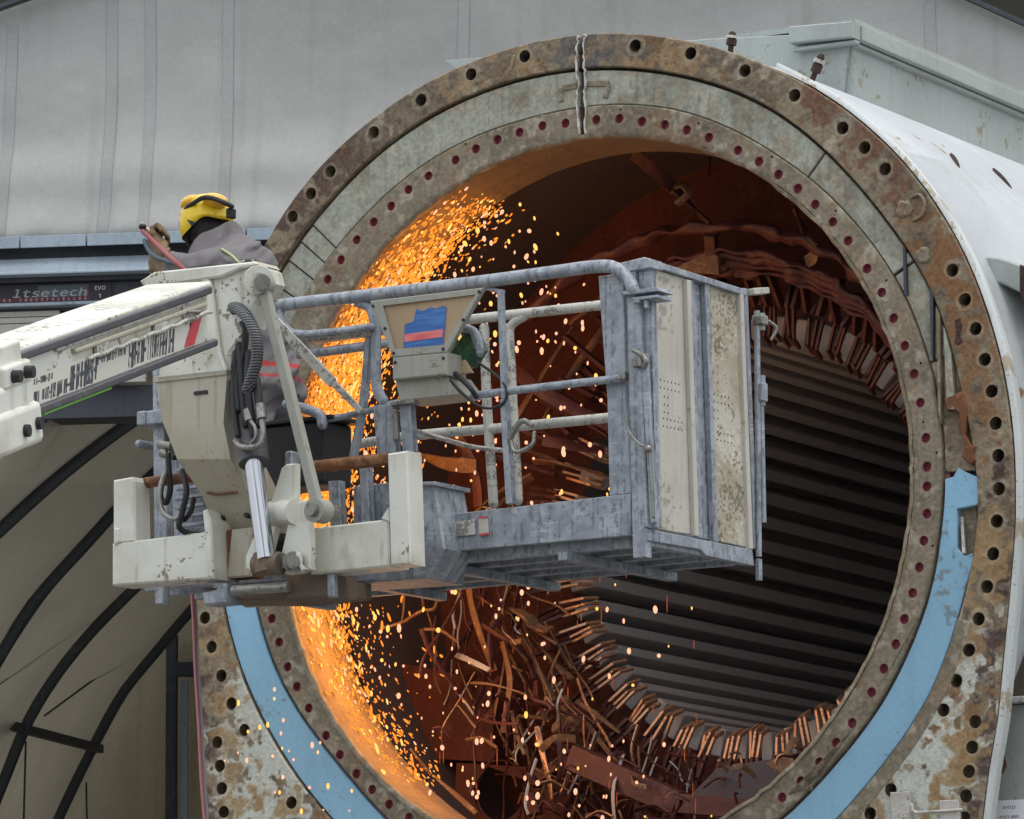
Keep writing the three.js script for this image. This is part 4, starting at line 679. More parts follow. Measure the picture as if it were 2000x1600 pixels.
  b('divider_post', [sidePlate([[-0.4, 1.106], [-0.581, 1.108], [-0.645, -0.068], [-0.474, -0.064]], 0.03, 0.03, 0.003), sidePlate([[-0.35, 1.095], [-0.393, 1.095], [-0.458, -0.073], [-0.415, -0.073]], 0.062, 0.03, 0.003), sidePlate([[-0.496, 1.101], [-0.531, 1.102], [-0.595, -0.076], [-0.56, -0.075]], 0.062, 0.03, 0.003)], M.galv);
  b('top_angle', [bar([0.04, [[-0.041, 1.115], [-0.84, 1.106]][0][1] + 0.006, -0.03], [0.04, [[-0.041, 1.115], [-0.84, 1.106]][1][1] - 0.002, [[-0.041, 1.115], [-0.84, 1.106]][1][0]], 0.06, 0.03)], M.galv);
  b('angle_end', [bar(...[[0.05, 1.12, -0.9], [0.08, 1.135, -0.99]], 0.05, 0.03)], M.paleRail);
  b('bottom_angle', [sidePlate([[0.024, -0.082], [-0.853, -0.082], [-0.87, -0.155], [-0.463, -0.152], [-0.42, -0.129], [0.016, -0.136]], 0.08, 0.03, 0.003), sidePlate([[-0.015, -0.122], [-0.876, -0.12], [-0.876, -0.148], [-0.023, -0.153]], 0.06, 0.05, 0.003)], M.galv);
  b('rear_post', [sidePlate([[-0.863, 1.135], [-0.894, 1.135], [-0.971, -0.056], [-0.935, -0.065]], 0.04, 0.04, 0.003), cyl([0.05, -0.1, -0.955], [0.05, 1.04, -0.955], 0.014, 0.014, 10), box([0.05, -0.16, -0.955], [0.02, 0.1, 0.03], 0.003)], M.galv);
  b('rear_rail', cyl([0.06, 0.66, -0.97], [0.06, 0.06, -0.985], 0.012), M.galv);
  b('rear_clamp', [box([0.06, 0.995, -0.965], [0.06, 0.05, 0.06], 0.01), cyl([0.06, 0.95, -0.975], [0.06, 1.03, -0.975], 0.02), tube([[0.07, 1.0, -1.03], [0.09, 0.97, -1.06], [0.07, 0.92, -1.05]], 0.008, 6)], M.pinSteel);
  b('rear_clamp', [box([0.06, 0.66, -0.97], [0.05, 0.09, 0.05], 0.01), cyl([0.06, 0.6, -0.975], [0.06, 0.74, -0.975], 0.018)], M.galv);
  // tilted rating labels on the toe plate
  b('rating_plate', plate([[-0.996, 0.026], [-0.86, 0.034], [-0.854, -0.036], [-0.99, -0.04]], 0.012, 0.008, 0.001), M.paleRail);
  b('rating_label', plate([[-0.839, 0.042], [-0.788, 0.043], [-0.782, -0.041], [-0.833, -0.044]], 0.01, 0.006, 0.001), M.panelClean);
  b('label_edge', [plate([[-0.836, 0.042], [-0.785, 0.042], [-0.785, 0.035], [-0.836, 0.035]], 0.014, 0.004, 0), plate([[-0.83, -0.036], [-0.78, -0.033], [-0.78, -0.042], [-0.83, -0.045]], 0.014, 0.004, 0)], M.redTape);
  // left end post and lower leg
  b('left_post', plate([[-2.726, 1.098], [-2.658, 1.101], [-2.621, 0.207], [-2.64, -0.229], [-2.689, -0.226], [-2.701, 0.213]], 0.02, 0.05, 0.004), M.galv);
  b('left_post', plate([[-2.826, 0.501], [-2.584, 0.505], [-2.58, 0.112], [-2.79, 0.128]], -0.25, 0.03, 0.004), M.galv);
  for (let k = 0; k < 7; k++) b('step_rung', bar(...[[-2.739, 0.438, -0.2], [-2.569, 0.444, -0.2]].map((p) => [p[0], p[1] - k * 0.045, p[2]]), 0.03, 0.016), M.galv);
  b('post_bracket', [plate([[-2.744, 0.693], [-2.584, 0.691], [-2.57, 0.622], [-2.73, 0.626]], 0.06, 0.06, 0.006), box([[-2.745, 0.658, 0.05]][0], [0.05, 0.07, 0.05], 0.01)], M.galv);
  b('left_rail', tube([[-2.723, 1.101, 0], [-2.748, 1.076, -0.5], [-2.742, 1.081, -0.9]].map((p, i) => [LE + 0.05, 1.06, -i * 0.45]), 0.024, 10), M.galv);
  b('left_mid_rail', tube([[LE + 0.05, 0.55, 0], [LE + 0.05, 0.55, -0.9]], 0.02, 10), M.galv);
  b('left_back_post', tube([[LE + 0.05, -0.04, -0.92], [LE + 0.05, 1.08, -0.92]], 0.024, 10), M.galv);
  b('back_rail', br([[LE + 0.05, 1.08, -0.92], [-2.2, 1.085, -0.92], [-1.9, 1.09, -0.92]]), M.galv);
  // bent loop and cross bars of the front gate, left of the control box
  b('gate_loop', tube([[-1.973, 1.113, 0], [-1.959, 1.052, 0.01], [-1.904, 0.997, 0.02], [-1.832, 0.977, 0.02], [-1.625, 0.969, 0.02], [-1.437, 0.972, 0.02]], 0.02, 9), M.galv);
  b('gate_bar', bar(...[[-1.881, 0.963, -0.03], [-1.462, 0.955, -0.03]], 0.03, 0.034), M.paleRail);
  b('gate_bar', bar(...[[-1.892, 0.944, -0.06], [-1.862, 0.936, -0.06]], 0.03, 0.034), M.galv);
  b('front_upright', tube([[-1.537, 1.105, -0.02], [-1.473, 1.075, -0.02], [-1.443, 1, -0.02], [-1.427, 0.687, -0.02], [-1.389, 0.621, -0.02]], 0.026, 10), M.galv);
  b('diagonal_stay', bar(...[[-1.973, 1.049, 0.04], [-1.638, 0.727, 0.04]], 0.02, 0.05), M.paleRail);
  b('diagonal_stay', bar(...[[-1.656, 0.744, 0.035], [-1.488, 0.582, 0.02]], 0.02, 0.03), M.paleRail);
  b('stay_rod', tube([[-1.487, 0.935, -0.04], [-1.526, 0.603, -0.04], [-1.577, 0.381, -0.04]], 0.022, 9), M.galv);
  b('stay_rod', tube([[-1.748, 0.569, -0.03], [-1.483, 0.591, -0.03], [-1.331, 0.611, -0.02], [-1.201, 0.609, -0.02]], 0.016, 8), M.galv);
  b('tool_tray', [box([-1.93, 0.42, -0.12], [0.42, 0.3, 0.22], 0.02), box([-1.9, 0.58, -0.12], [0.46, 0.02, 0.25], 0.006)], M.rubber);
  b('tray_hoop', tube([[-1.919, 0.655, 0.02], [-1.792, 0.618, 0.03], [-1.718, 0.583, 0.03], [-1.703, 0.538, 0.03]], 0.024, 9), M.galv);
  // stanchion plates carrying the platform on its bracket
  for (const p of [[[-1.409, 0.596], [-1.368, 0.602], [-1.338, 0.362], [-1.384, 0.354]], [[-1.368, 0.597], [-1.299, 0.6], [-1.28, 0.357], [-1.338, 0.357]], [[-1.264, 0.592], [-1.201, 0.587], [-1.183, 0.349], [-1.24, 0.349]]]) b('stanchion', plate(p, 0.04, 0.05, 0.004), M.galv);
  b('stanchion_clip', [bar(...[[-1.28, 0.569, 0.05], [-1.268, 0.426, 0.05]], 0.02, 0.03, [1, 0, 0]), bar(...[[-1.292, 0.594, 0.05], [-1.159, 0.596, 0.05]], 0.03, 0.02)], M.pinSteel);
  b('platform_pillar', [plate([[-1.142, 0.206], [-1.005, 0.202], [-0.976, 0.064], [-0.947, -0.106], [-1.043, -0.229], [-1.14, -0.227]], 0.12, 0.24, 0.01), plate([[-1.127, 0.209], [-0.985, 0.202], [-0.985, 0.184], [-1.127, 0.191]], 0.14, 0.28, 0.004)], M.galv);
  b('under_frame', [plate([[-1.617, -0.148], [-1.058, -0.151], [-1.058, -0.231], [-1.572, -0.222]], 0.1, 0.3, 0.01), plate([[-1.591, 0.253], [-1.271, 0.255], [-1.271, 0.061], [-1.59, 0.062]], -0.06, 0.04, 0.004)], M.galv);
  for (const p of [[[-1.694, 0.278], [-1.629, 0.277], [-1.61, -0.014], [-1.674, -0.014]], [[-1.518, 0.359], [-1.472, 0.359], [-1.453, 0.045], [-1.499, 0.044]]]) b('stanchion', plate(p, 0, 0.05, 0.004), M.galv);
}
const consoleBox = holder('control_console', lift);
{
  const c = (n, g, m) => mesh(n, g, m, consoleBox);
  const outer = [[-1.385, 1.076], [-0.749, 1.072], [-0.952, 0.796], [-1.256, 0.802]], inner = [[-1.315, 1.05], [-0.788, 1.048], [-0.964, 0.828], [-1.245, 0.834]];
  c('bezel', plate(outer, 0.1, 0.03, 0.004, [inner]), M.boxGrey);
  c('face_panel', plate(inner.map((p) => p), 0.086, 0.012, 0), M.beige);
  const tp = [[-1.13, 1.014], [-1.093, 1.001], [-1.047, 1.015], [-1.024, 1.005], [-0.979, 1.013], [-0.961, 1.006], [-0.978, 0.828], [-1.202, 0.841], [-1.193, 0.949], [-1.145, 0.958]];
  c('blue_tape', plate(tp, 0.09, 0.003, 0), M.blueTape);
  c('pink_tape', plate([[-1.195, 0.903], [-0.977, 0.905], [-0.98, 0.87], [-1.192, 0.867]], 0.093, 0.003, 0), M.pinkTape);
  c('lower_box', plate([[-1.256, 0.802], [-0.952, 0.796], [-0.952, 0.692], [-1.256, 0.697]], 0.1, 0.16, 0.006), M.boxGrey);
  c('box_base', [plate([[-1.273, 0.709], [-0.981, 0.703], [-0.901, 0.603], [-1.244, 0.602]], 0.06, 0.2, 0.006)], M.boxGrey);
  c('side_case', plate([[-1.026, 0.815], [-0.924, 0.923], [-0.886, 0.825], [-0.943, 0.755], [-1.015, 0.752]], -0.02, 0.12, 0.008), M.greenCase);
  c('side_flap', plate([[-1.002, 0.75], [-0.933, 0.776], [-0.888, 0.711], [-0.979, 0.71]], -0.01, 0.02, 0.003), M.beige);
  for (const p of [[-1.365, 1.05, 0.1], [-1.297, 0.939, 0.1], [-1.248, 0.82, 0.1], [-0.97, 0.812, 0.1], [-0.859, 0.935, 0.1], [-0.771, 1.055, 0.1], [-1.239, 0.776, 0.1], [-0.969, 0.769, 0.1]]) { const g = new THREE.CylinderGeometry(0.008, 0.008, 0.008, 8); g.rotateX(Math.PI / 2); g.translate(...p); c('screw', g, M.rubber); }
  c('cable', tube([[-0.988, 0.695, 0.05], [-0.901, 0.615, 0.06], [-0.795, 0.536, 0.05], [-0.73, 0.531, 0.03], [-0.68, 0.565, 0.02], [-0.696, 0.638, 0.01], [-0.858, 0.761, 0]], 0.007, 6), M.rubber);
  c('cable', tube([[-0.943, 0.704, 0.04], [-0.851, 0.624, 0.05], [-0.837, 0.59, 0.03]], 0.012, 7), M.rubber);
  c('case_handle', tube([[-0.943, 0.925, -0.02], [-0.886, 0.901, -0.02], [-0.855, 0.858, -0.02], [-0.849, 0.798, -0.02]], 0.02, 8), M.galv);
}
// telescopic boom coming from the front left, its head, jib and platform bracket
const UPV = new THREE.Vector3(0, 1, 0);
{
  const l = (n, g, m, p = lift) => mesh(n, g, m, p);
  const [pr, pl] = [[-1.055, 0.734, 1.74], [-0.359, 0.109, 3.749]];
  const ax = V(pr).sub(V(pl)).normalize(), side = new THREE.Vector3().crossVectors(ax, UPV).normalize(), up = new THREE.Vector3().crossVectors(side, ax);
  // s along the boom from the head (negative towards the camera), a across (0 = the visible side face), h up
  const at = (s, a, h) => V(pr).addScaledVector(ax, s).addScaledVector(side, a).addScaledVector(up, h).toArray();
  const sgn = 1;
  const bx = (s0, s1, a, w, h, H, r = 0.01) => bar(at(s0, a, h), at(s1, a, h), w, H, up.toArray(), r);
  const boom = holder('telescopic_boom', lift), W = 0.3, Hh = 0.272;
  l('inner_section', bx(-2.7, 0.12, -W / 2, W, 0, Hh, 0.012), M.white, boom);
  l('wear_strip', bx(-2.36, 0.04, 0.012, 0.03, Hh / 2 - 0.03, 0.036), M.polymer, boom);
  l('wear_strip', bx(-2.36, 0.06, 0.012, 0.03, -Hh / 2 + 0.012, 0.034), M.polymer, boom);
  l('stain_plate', bx(-0.32, 0.0, 0.004, 0.012, 0.06, 0.07, 0.003), M.dirtyWhite, boom);
  l('cable_cover', bx(-1.7, -0.02, 0.01, 0.022, 0.052, 0.022), M.dirtyWhite, boom);
  l('cable_cover', bx(-1.9, -0.02, 0.008, 0.018, 0.082, 0.016), M.paleRail, boom);
  const rope = []; for (let i = 0; i <= 20; i++) rope.push(at(-1.55 + i * 0.078, 0.02, 0.004 + 0.004 * Math.sin(i * 2.1) + 0.0006 * i));
  l('tie_cable', tube(rope, 0.009, 6), M.paleRail, boom);
  for (const [s, w] of [[-1.45, 0.16], [-0.72, 0.16], [-0.3, 0.1]]) l('cable_clip', bx(s, s + w, 0.012, 0.016, 0.02, 0.045, 0.004), M.paleRail, boom);
  l('hook', tube([at(-0.3, 0.02, 0.05), at(-0.24, 0.05, 0.04), at(-0.2, 0.03, 0.03)], 0.008, 6), M.pinSteel, boom);
  // worn stencil lettering on the side
  const cv = document.createElement('canvas'); cv.width = 1024; cv.height = 96; const x = cv.getContext('2d');
  x.fillStyle = '#cfcec4'; x.fillRect(0, 0, 1024, 96);
  let q = 7; const rq = () => { q = (q * 1103515245 + 12345) & 0x7fffffff; return q / 0x7fffffff; };
  x.fillStyle = '#3c4048';
  for (const [a, b2, t0, t1] of [[30, 180, 10, 36], [30, 150, 50, 90], [160, 250, 44, 94], [270, 420, 10, 92], [430, 600, 6, 40], [620, 720, 8, 90], [740, 800, 8, 88], [815, 900, 10, 92]]) {
    for (let k = a; k < b2; k += 8 + rq() * 17) { const w = 5 + rq() * 12, h = (t1 - t0); x.save(); x.transform(1, 0, -0.25, 1, t1 * 0.25, 0); x.fillRect(k, t0 + rq() * 4, w, h - rq() * 8); if (rq() > 0.5) x.fillRect(k, t0 + h * 0.4, w + 16, h * 0.18); x.restore(); }
  }
  x.fillStyle = 'rgba(205,204,194,0.9)'; for (let k = 0; k < 260; k++) { x.save(); x.transform(1, 0, -0.25, 1, 20, 0); x.fillRect(rq() * 1024, rq() * 96, 1 + rq() * 3, 4 + rq() * 26); x.restore(); }
  const ct = new THREE.CanvasTexture(cv); ct.colorSpace = THREE.SRGBColorSpace;
  const corner = (s, h) => at(s, 0.0045, h), q0 = new THREE.BufferGeometry();
  q0.setAttribute('position', new THREE.Float32BufferAttribute([...corner(-2.32, -0.105), ...corner(-0.24, -0.105), ...corner(-0.24, 0.012), ...corner(-2.32, 0.012)], 3));
  q0.setAttribute('uv', new THREE.Float32BufferAttribute([0, 0, 1, 0, 1, 1, 0, 1], 2)); q0.setIndex([0, 1, 2, 0, 2, 3]); q0.computeVertexNormals();
  l('lettering', q0, std({ map: ct, roughness: 0.55 }), boom).geometry.setAttribute('uv', q0.toNonIndexed().attributes.uv);
  const rs = new THREE.BufferGeometry(); rs.setAttribute('position', new THREE.Float32BufferAttribute([...at(-0.34, 0.007, -0.1), ...at(-0.2, 0.007, -0.1), ...at(-0.02, 0.007, 0.05), ...at(-0.14, 0.007, 0.05)], 3)); rs.setIndex([0, 1, 2, 0, 2, 3]); rs.computeVertexNormals();
  l('red_stripe', rs, M.redTape, boom);
  l('lime_mark', bx(-2.1, -1.3, 0.008, 0.012, -Hh / 2 - 0.008, 0.014, 0.002), M.limeMark, boom);
  l('outer_section', bx(-9.2, -2.34, -W / 2, W + 0.07, 0, Hh + 0.08, 0.014), M.white, boom);
  l('collar_block', [bx(-2.62, -2.32, 0.02, 0.09, 0.055, 0.09, 0.016), bx(-2.8, -2.28, 0.03, 0.1, -0.15, 0.17, 0.03), bx(-2.75, -2.3, 0.02, 0.08, -0.03, 0.12, 0.03)], M.white, boom);
  for (const [s, h] of [[-2.54, 0.055], [-2.4, 0.055], [-2.5, -0.16], [-2.36, -0.15]]) { const g = cyl(at(s, 0.06, h), at(s, 0.1, h), 0.026, 0.024, 12); l('bolt_head', g, M.rubber, boom); }
  // turret and carriage on the ground, outside the picture
  const foot = at(-9.0, -W / 2, 0), gy = -[0.5436, 4.7980, -22.7935][1];
  l('turret', [box([foot[0], (foot[1] + gy + 0.9) / 2, foot[2]], [0.9, foot[1] - gy - 0.5, 0.9], 0.05)], M.white);
  l('carriage', box([foot[0], gy + 0.62, foot[2]], [1.5, 0.4, 2.6], 0.06), M.polymer);
  for (const [sx, sz] of [[-1, -1], [-1, 1], [1, -1], [1, 1]]) l('wheel', cyl([foot[0] + sx * 0.62, gy + 0.42, foot[2] + sz * 0.95], [foot[0] + sx * 0.95, gy + 0.42, foot[2] + sz * 0.95], 0.42, 0.42, 28), M.rubber);

  // head
  const head = holder('boom_head', lift);
  const hp = [[-2.326, 1.197], [-2.224, 1.227], [-1.669, 1.213], [-1.601, 1.168], [-1.583, 1.107], [-1.624, 1.045], [-1.664, 1.016], [-1.692, 0.915], [-1.806, 0.808], [-1.814, 0.729], [-1.843, 0.715], [-2.235, 0.721], [-2.195, 0.841], [-2.132, 1.05]];
  const hole = [[-1.784, 1.005]][0];
  l('head_box', plate(hp, 0.6, 0.13, 0.014, [[hole[0], hole[1], 0.04]], 20), M.white, head);
  l('head_cap', plate([[-2.314, 1.187], [-2.23, 1.221], [-1.643, 1.208], [-1.623, 1.189], [-1.725, 1.184], [-1.842, 1.156], [-1.925, 1.155], [-2.229, 1.151], [-2.277, 1.142]], 0.63, 0.17, 0.008), M.white, head);
  l('head_lip', tube([[-1.952, 1.159, 0.61], [-1.92, 1.143, 0.61], [-1.907, 1.106, 0.61], [-1.885, 0.976, 0.61], [-1.854, 0.807, 0.61], [-1.821, 0.728, 0.61]], 0.014, 8), M.white, head);
  l('hole_shade_disc', cyl([hole[0], hole[1], 0.57], [hole[0], hole[1], 0.49], 0.042, 0.042, 20), M.rubber, head);  // black disc stands in for the shade inside the head hole
  l('pin_boss', [cyl([[-1.675, 1.132, 0.56]][0], [[-1.584, 1.104, 0.68]][0], 0.072, 0.068, 28)], M.white, head);
  l('pin', [cyl([[-1.578, 1.1, 0.66]][0], [[-1.525, 1.083, 0.73]][0], 0.04, 0.036, 24)], M.pinSteel, head);
  // link bar
  const lk = [[-1.575, 1.088, 0.66], [-1.28, 0.035, 0.62]];
  l('link_bar', [bar(lk[0], lk[1], 0.04, 0.05, [1, 0, 0], 0.008), cyl([lk[0][0], lk[0][1], 0.63], [lk[0][0], lk[0][1], 0.69], 0.05, 0.05, 24), cyl([lk[1][0], lk[1][1], 0.58], [lk[1][0], lk[1][1], 0.66], 0.055, 0.055, 24)], M.boxGrey);
  l('link_pin', [cyl([lk[1][0], lk[1][1], 0.64], [lk[1][0], lk[1][1], 0.69], 0.032, 0.03, 20), cyl([lk[1][0], lk[1][1], 0.5], [lk[1][0], lk[1][1], 0.58], 0.04)], M.pinSteel);
  // jib arm: tapering box, its lower half leaning back to the bracket
  const L = [[-2.254, 0.735, 0.58], [-2.212, 0.536, 0.58], [-2.136, 0.349, 0.56], [-2.111, 0.274, 0.5], [-2.09, 0.188, 0.43], [-2.092, 0.057, 0.33], [-2.095, 0.026, 0.31]], R = [[-1.835, 0.734, 0.58], [-1.856, 0.492, 0.58], [-1.828, 0.323, 0.56], [-1.815, 0.247, 0.5], [-1.809, 0.165, 0.43], [-1.855, 0.067, 0.33], [-1.864, 0.037, 0.31]];
  const rows = L.map((p, i) => { const r = R[i], d = [0.26, 0.26, 0.26, 0.25, 0.24, 0.22, 0.22][i]; return [p, r, [r[0], r[1], r[2] - d], [p[0], p[1], p[2] - d], p]; });
  l('jib_arm', toCreasedNormals(strip(rows), 0.3), M.dirtyWhite);
  l('jib_stamp', plate([[-2.025, 0.649], [-1.948, 0.649], [-1.945, 0.632], [-2.022, 0.632]], 0.586, 0.006, 0), M.rubber);
  l('jib_collar', bar(...[[-2.257, 0.726, 0.58], [-1.829, 0.724, 0.58]], 0.02, 0.03), M.dirtyWhite);
  for (const p of [[-2.02, 0.09, 0.37], [-1.881, 0.091, 0.37]]) { const g = cyl([p[0], p[1], p[2] - 0.03], [p[0], p[1], p[2] + 0.006], 0.012, 0.012, 10); l('jib_bolt', g, M.rubber); }
  l('weld_seam', tube([[-2.041, 0.198, 0.455], [-1.986, 0.187, 0.45], [-1.927, 0.187, 0.45], [-1.876, 0.187, 0.45]], 0.006, 5), M.rust);
  // levelling cylinder and its hoses
  const cy = [[-1.796, 0.686, 0.5], [-1.675, 0.345, 0.6], [-1.574, -0.16, 0.62]];
  l('cylinder_rod', cyl(cy[1], cy[2], 0.042, 0.042, 28), M.chrome);
  l('cylinder_barrel', cyl(cy[0], [[-1.663, 0.285, 0.6]][0], 0.075, 0.07, 24), M.polymer);
  l('cylinder_clevis', [cyl([[-1.595, -0.128, 0.6]][0], [[-1.583, -0.217, 0.6]][0], 0.056, 0.056, 24), cyl([[-1.647, -0.18, 0.6]][0], [[-1.508, -0.186, 0.6]][0], 0.048, 0.048, 20)], M.millSteel);
  const hoses = holder('hydraulic_hoses', lift);
  l('sleeved_hose', tube([[-1.83, 1.025, 0.56], [-1.7, 0.983, 0.66], [-1.616, 0.916, 0.7], [-1.58, 0.838, 0.7], [-1.589, 0.748, 0.68], [-1.632, 0.673, 0.66], [-1.671, 0.62, 0.64]], 0.028, 10), M.hoseWrap, hoses);
  for (const [p, r] of [[[[-1.833, 0.99, 0.54], [-1.722, 0.913, 0.6], [-1.726, 0.796, 0.6], [-1.76, 0.681, 0.6], [-1.738, 0.535, 0.62]], 0.016], [[[-1.807, 0.929, 0.55], [-1.744, 0.774, 0.6], [-1.715, 0.627, 0.62], [-1.688, 0.459, 0.63]], 0.018], [[[-1.697, 0.793, 0.6], [-1.671, 0.644, 0.64], [-1.644, 0.499, 0.65], [-1.626, 0.404, 0.65]], 0.018], [[[-1.77, 0.877, 0.56], [-1.794, 0.734, 0.58], [-1.767, 0.561, 0.62], [-1.719, 0.412, 0.65]], 0.014], [[[-1.655, 0.671, 0.6], [-1.606, 0.544, 0.64], [-1.594, 0.448, 0.65]], 0.02]]) l('hose', tube(p, r, 8), M.rubber, hoses);
  l('steel_pipe', tube([[-1.575, 0.48, 0.66], [-1.561, 0.396, 0.67], [-1.568, 0.353, 0.68], [-1.62, 0.344, 0.68], [-1.678, 0.353, 0.68], [-1.723, 0.383, 0.66]], 0.014, 8), M.pinSteel, hoses);
  l('steel_pipe', tube([[-1.642, 0.474, 0.66], [-1.597, 0.433, 0.68], [-1.594, 0.386, 0.68], [-1.62, 0.362, 0.68]], 0.009, 7), M.pinSteel, hoses);
  for (const p of [[[-1.588, 0.54, 0.655], [-1.569, 0.472, 0.665]], [[-1.662, 0.524, 0.65], [-1.646, 0.471, 0.655]]]) l('hose_fitting', cyl(p[0], p[1], 0.024, 0.024, 6), M.pinSteel, hoses);
  for (const [p, r, m] of [[[[-2.437, 0.714, 0.3], [-2.377, 0.581, 0.35], [-2.34, 0.478, 0.38], [-2.31, 0.329, 0.4], [-2.303, 0.233, 0.4], [-2.332, 0.175, 0.4], [-2.357, 0.213, 0.4], [-2.367, 0.288, 0.38]], 0.014, M.rubber], [[[-2.318, 0.315, 0.42], [-2.315, 0.227, 0.46], [-2.296, 0.13, 0.46], [-2.229, 0.091, 0.46], [-2.202, 0.104, 0.45]], 0.013, M.pinSteel], [[[-2.216, 0.319, 0.42], [-2.159, 0.214, 0.46], [-2.182, 0.121, 0.46], [-2.199, 0.051, 0.46], [-2.176, 0.025, 0.42], [-2.12, 0.018, 0.4]], 0.014, M.rubber], [[[-2.164, 0.186, 0.4], [-2.166, 0.124, 0.42], [-2.201, 0.089, 0.42]], 0.012, M.rubber]]) l('hose', tube(p, r, 8), m, hoses);
  for (const p of [[[-2.382, 0.462, 0.38], [-2.309, 0.446, 0.38]], [[-2.369, 0.423, 0.38], [-2.315, 0.408, 0.38]]]) l('hose_fitting', cyl(p[0], p[1], 0.024, 0.024, 8), M.pinSteel, hoses);

  // bracket frame between jib and platform
  const br = holder('platform_bracket', lift);
  const P = (n, pts, z, t, m = M.white, bv = 0.008) => l(n, plate(pts, z, t, bv), m, br);
  P('cross_tube', [[-2.612, 0.009], [-2.018, 0.023], [-2.016, -0.197], [-2.609, -0.188]], 0.44, 0.16);
  P('end_post', [[-2.611, 0.306], [-2.495, 0.313], [-2.483, 0.291], [-2.473, 0.008], [-2.606, 0.006]], 0.44, 0.12);
  P('end_gusset', [[-2.599, 0.083], [-2.563, 0.076], [-2.556, 0.013], [-2.592, -0.004]], 0.45, 0.1);
  P('rusty_center', [[-2.08, 0.034], [-1.856, 0.035], [-1.859, -0.191], [-2.078, -0.189]], 0.36, 0.1, M.rust);
  P('center_plate', [[-1.97, 0.034], [-1.852, 0.035], [-1.855, -0.191], [-1.997, -0.191]], 0.368, 0.02, M.dirtyWhite);
  P('pivot_cheek', [[-2.061, 0.115], [-2.037, 0.122], [-2.007, 0.058], [-1.992, -0.202], [-2.028, -0.19], [-2.048, 0.014]], 0.47, 0.2);
  P('cross_tube', [[-1.469, -0.008], [-1.029, -0.001], [-1.022, -0.214], [-1.461, -0.219]], 0.44, 0.16);
  P('end_post', [[-1.022, 0.292], [-0.912, 0.296], [-0.89, -0.216], [-1.002, -0.215]], 0.46, 0.12);
  P('end_gusset', [[-1.067, 0.001], [-1.025, 0.053], [-1.016, -0.017]], 0.45, 0.12);
  P('lug_plate', [[-1.784, -0.173], [-1.788, -0.122], [-1.711, 0.032], [-1.661, 0.075], [-1.588, 0.268], [-1.559, 0.286], [-1.501, 0.284], [-1.499, 0.085], [-1.608, 0], [-1.665, -0.182], [-1.723, -0.206]], 0.5, 0.04);
  P('lug_plate', [[-1.561, -0.201], [-1.539, -0.133], [-1.488, 0.054], [-1.466, 0.094], [-1.391, 0.102], [-1.379, -0.024], [-1.371, -0.215], [-1.423, -0.225], [-1.503, -0.228]], 0.56, 0.05);
  l('pivot_tube', cyl([[-1.663, 0.068, 0.46]][0], [[-1.448, 0.051, 0.56]][0], 0.06, 0.06, 24), M.white, br);
  l('lug_pin', [cyl([[-1.512, -0.165, 0.5]][0], [[-1.421, -0.185, 0.62]][0], 0.034, 0.03, 24), cyl([[-1.474, -0.174, 0.55]][0], [[-1.436, -0.182, 0.6]][0], 0.048, 0.048, 24), cyl([[-1.593, -0.152, 0.5]][0], [[-1.517, -0.169, 0.6]][0], 0.04, 0.04, 20)], M.pinSteel, br);
  l('pin_tab', [plate([[-1.428, -0.129], [-1.405, -0.143], [-1.387, -0.202], [-1.364, -0.219], [-1.393, -0.227], [-1.416, -0.188]], 0.6, 0.02, 0.004)], M.white, br);
  l('rusty_tube', cyl([[-2.606, 0.294, 0.34]][0], [[-2.028, 0.303, 0.34]][0], 0.026, 0.026, 16), M.rust, br);
  l('rusty_tube', cyl([[-1.557, 0.287, 0.34]][0], [[-1.092, 0.289, 0.34]][0], 0.03, 0.03, 16), M.rust, br);
  l('tube_stop', box([[-1.624, 0.304, 0.36]][0], [0.04, 0.12, 0.08], 0.01), M.galv, br);
  // rotator under the bracket
  P('rotator_plate', [[-2.152, -0.224], [-1.409, -0.226], [-1.403, -0.301], [-1.727, -0.306], [-2.125, -0.278]], 0.34, 0.3, M.millSteel);
  P('rotator_block', [[-2.096, -0.255], [-2.019, -0.247], [-1.99, -0.216], [-1.954, -0.223], [-1.959, -0.312], [-2.083, -0.313]], 0.42, 0.12, M.galv);
  l('rotator_ram', cyl([[-1.912, -0.259, 0.42]][0], [[-1.591, -0.263, 0.42]][0], 0.024, 0.024, 18), M.pinSteel, br);
  P('rotator_block', [[-1.636, -0.202], [-1.382, -0.202], [-1.37, -0.318], [-1.623, -0.315]], 0.4, 0.2, M.millSteel);
  P('rotator_ear', [[-1.39, -0.203], [-1.35, -0.201], [-1.343, -0.325], [-1.383, -0.329]], 0.42, 0.04, M.galv);
}

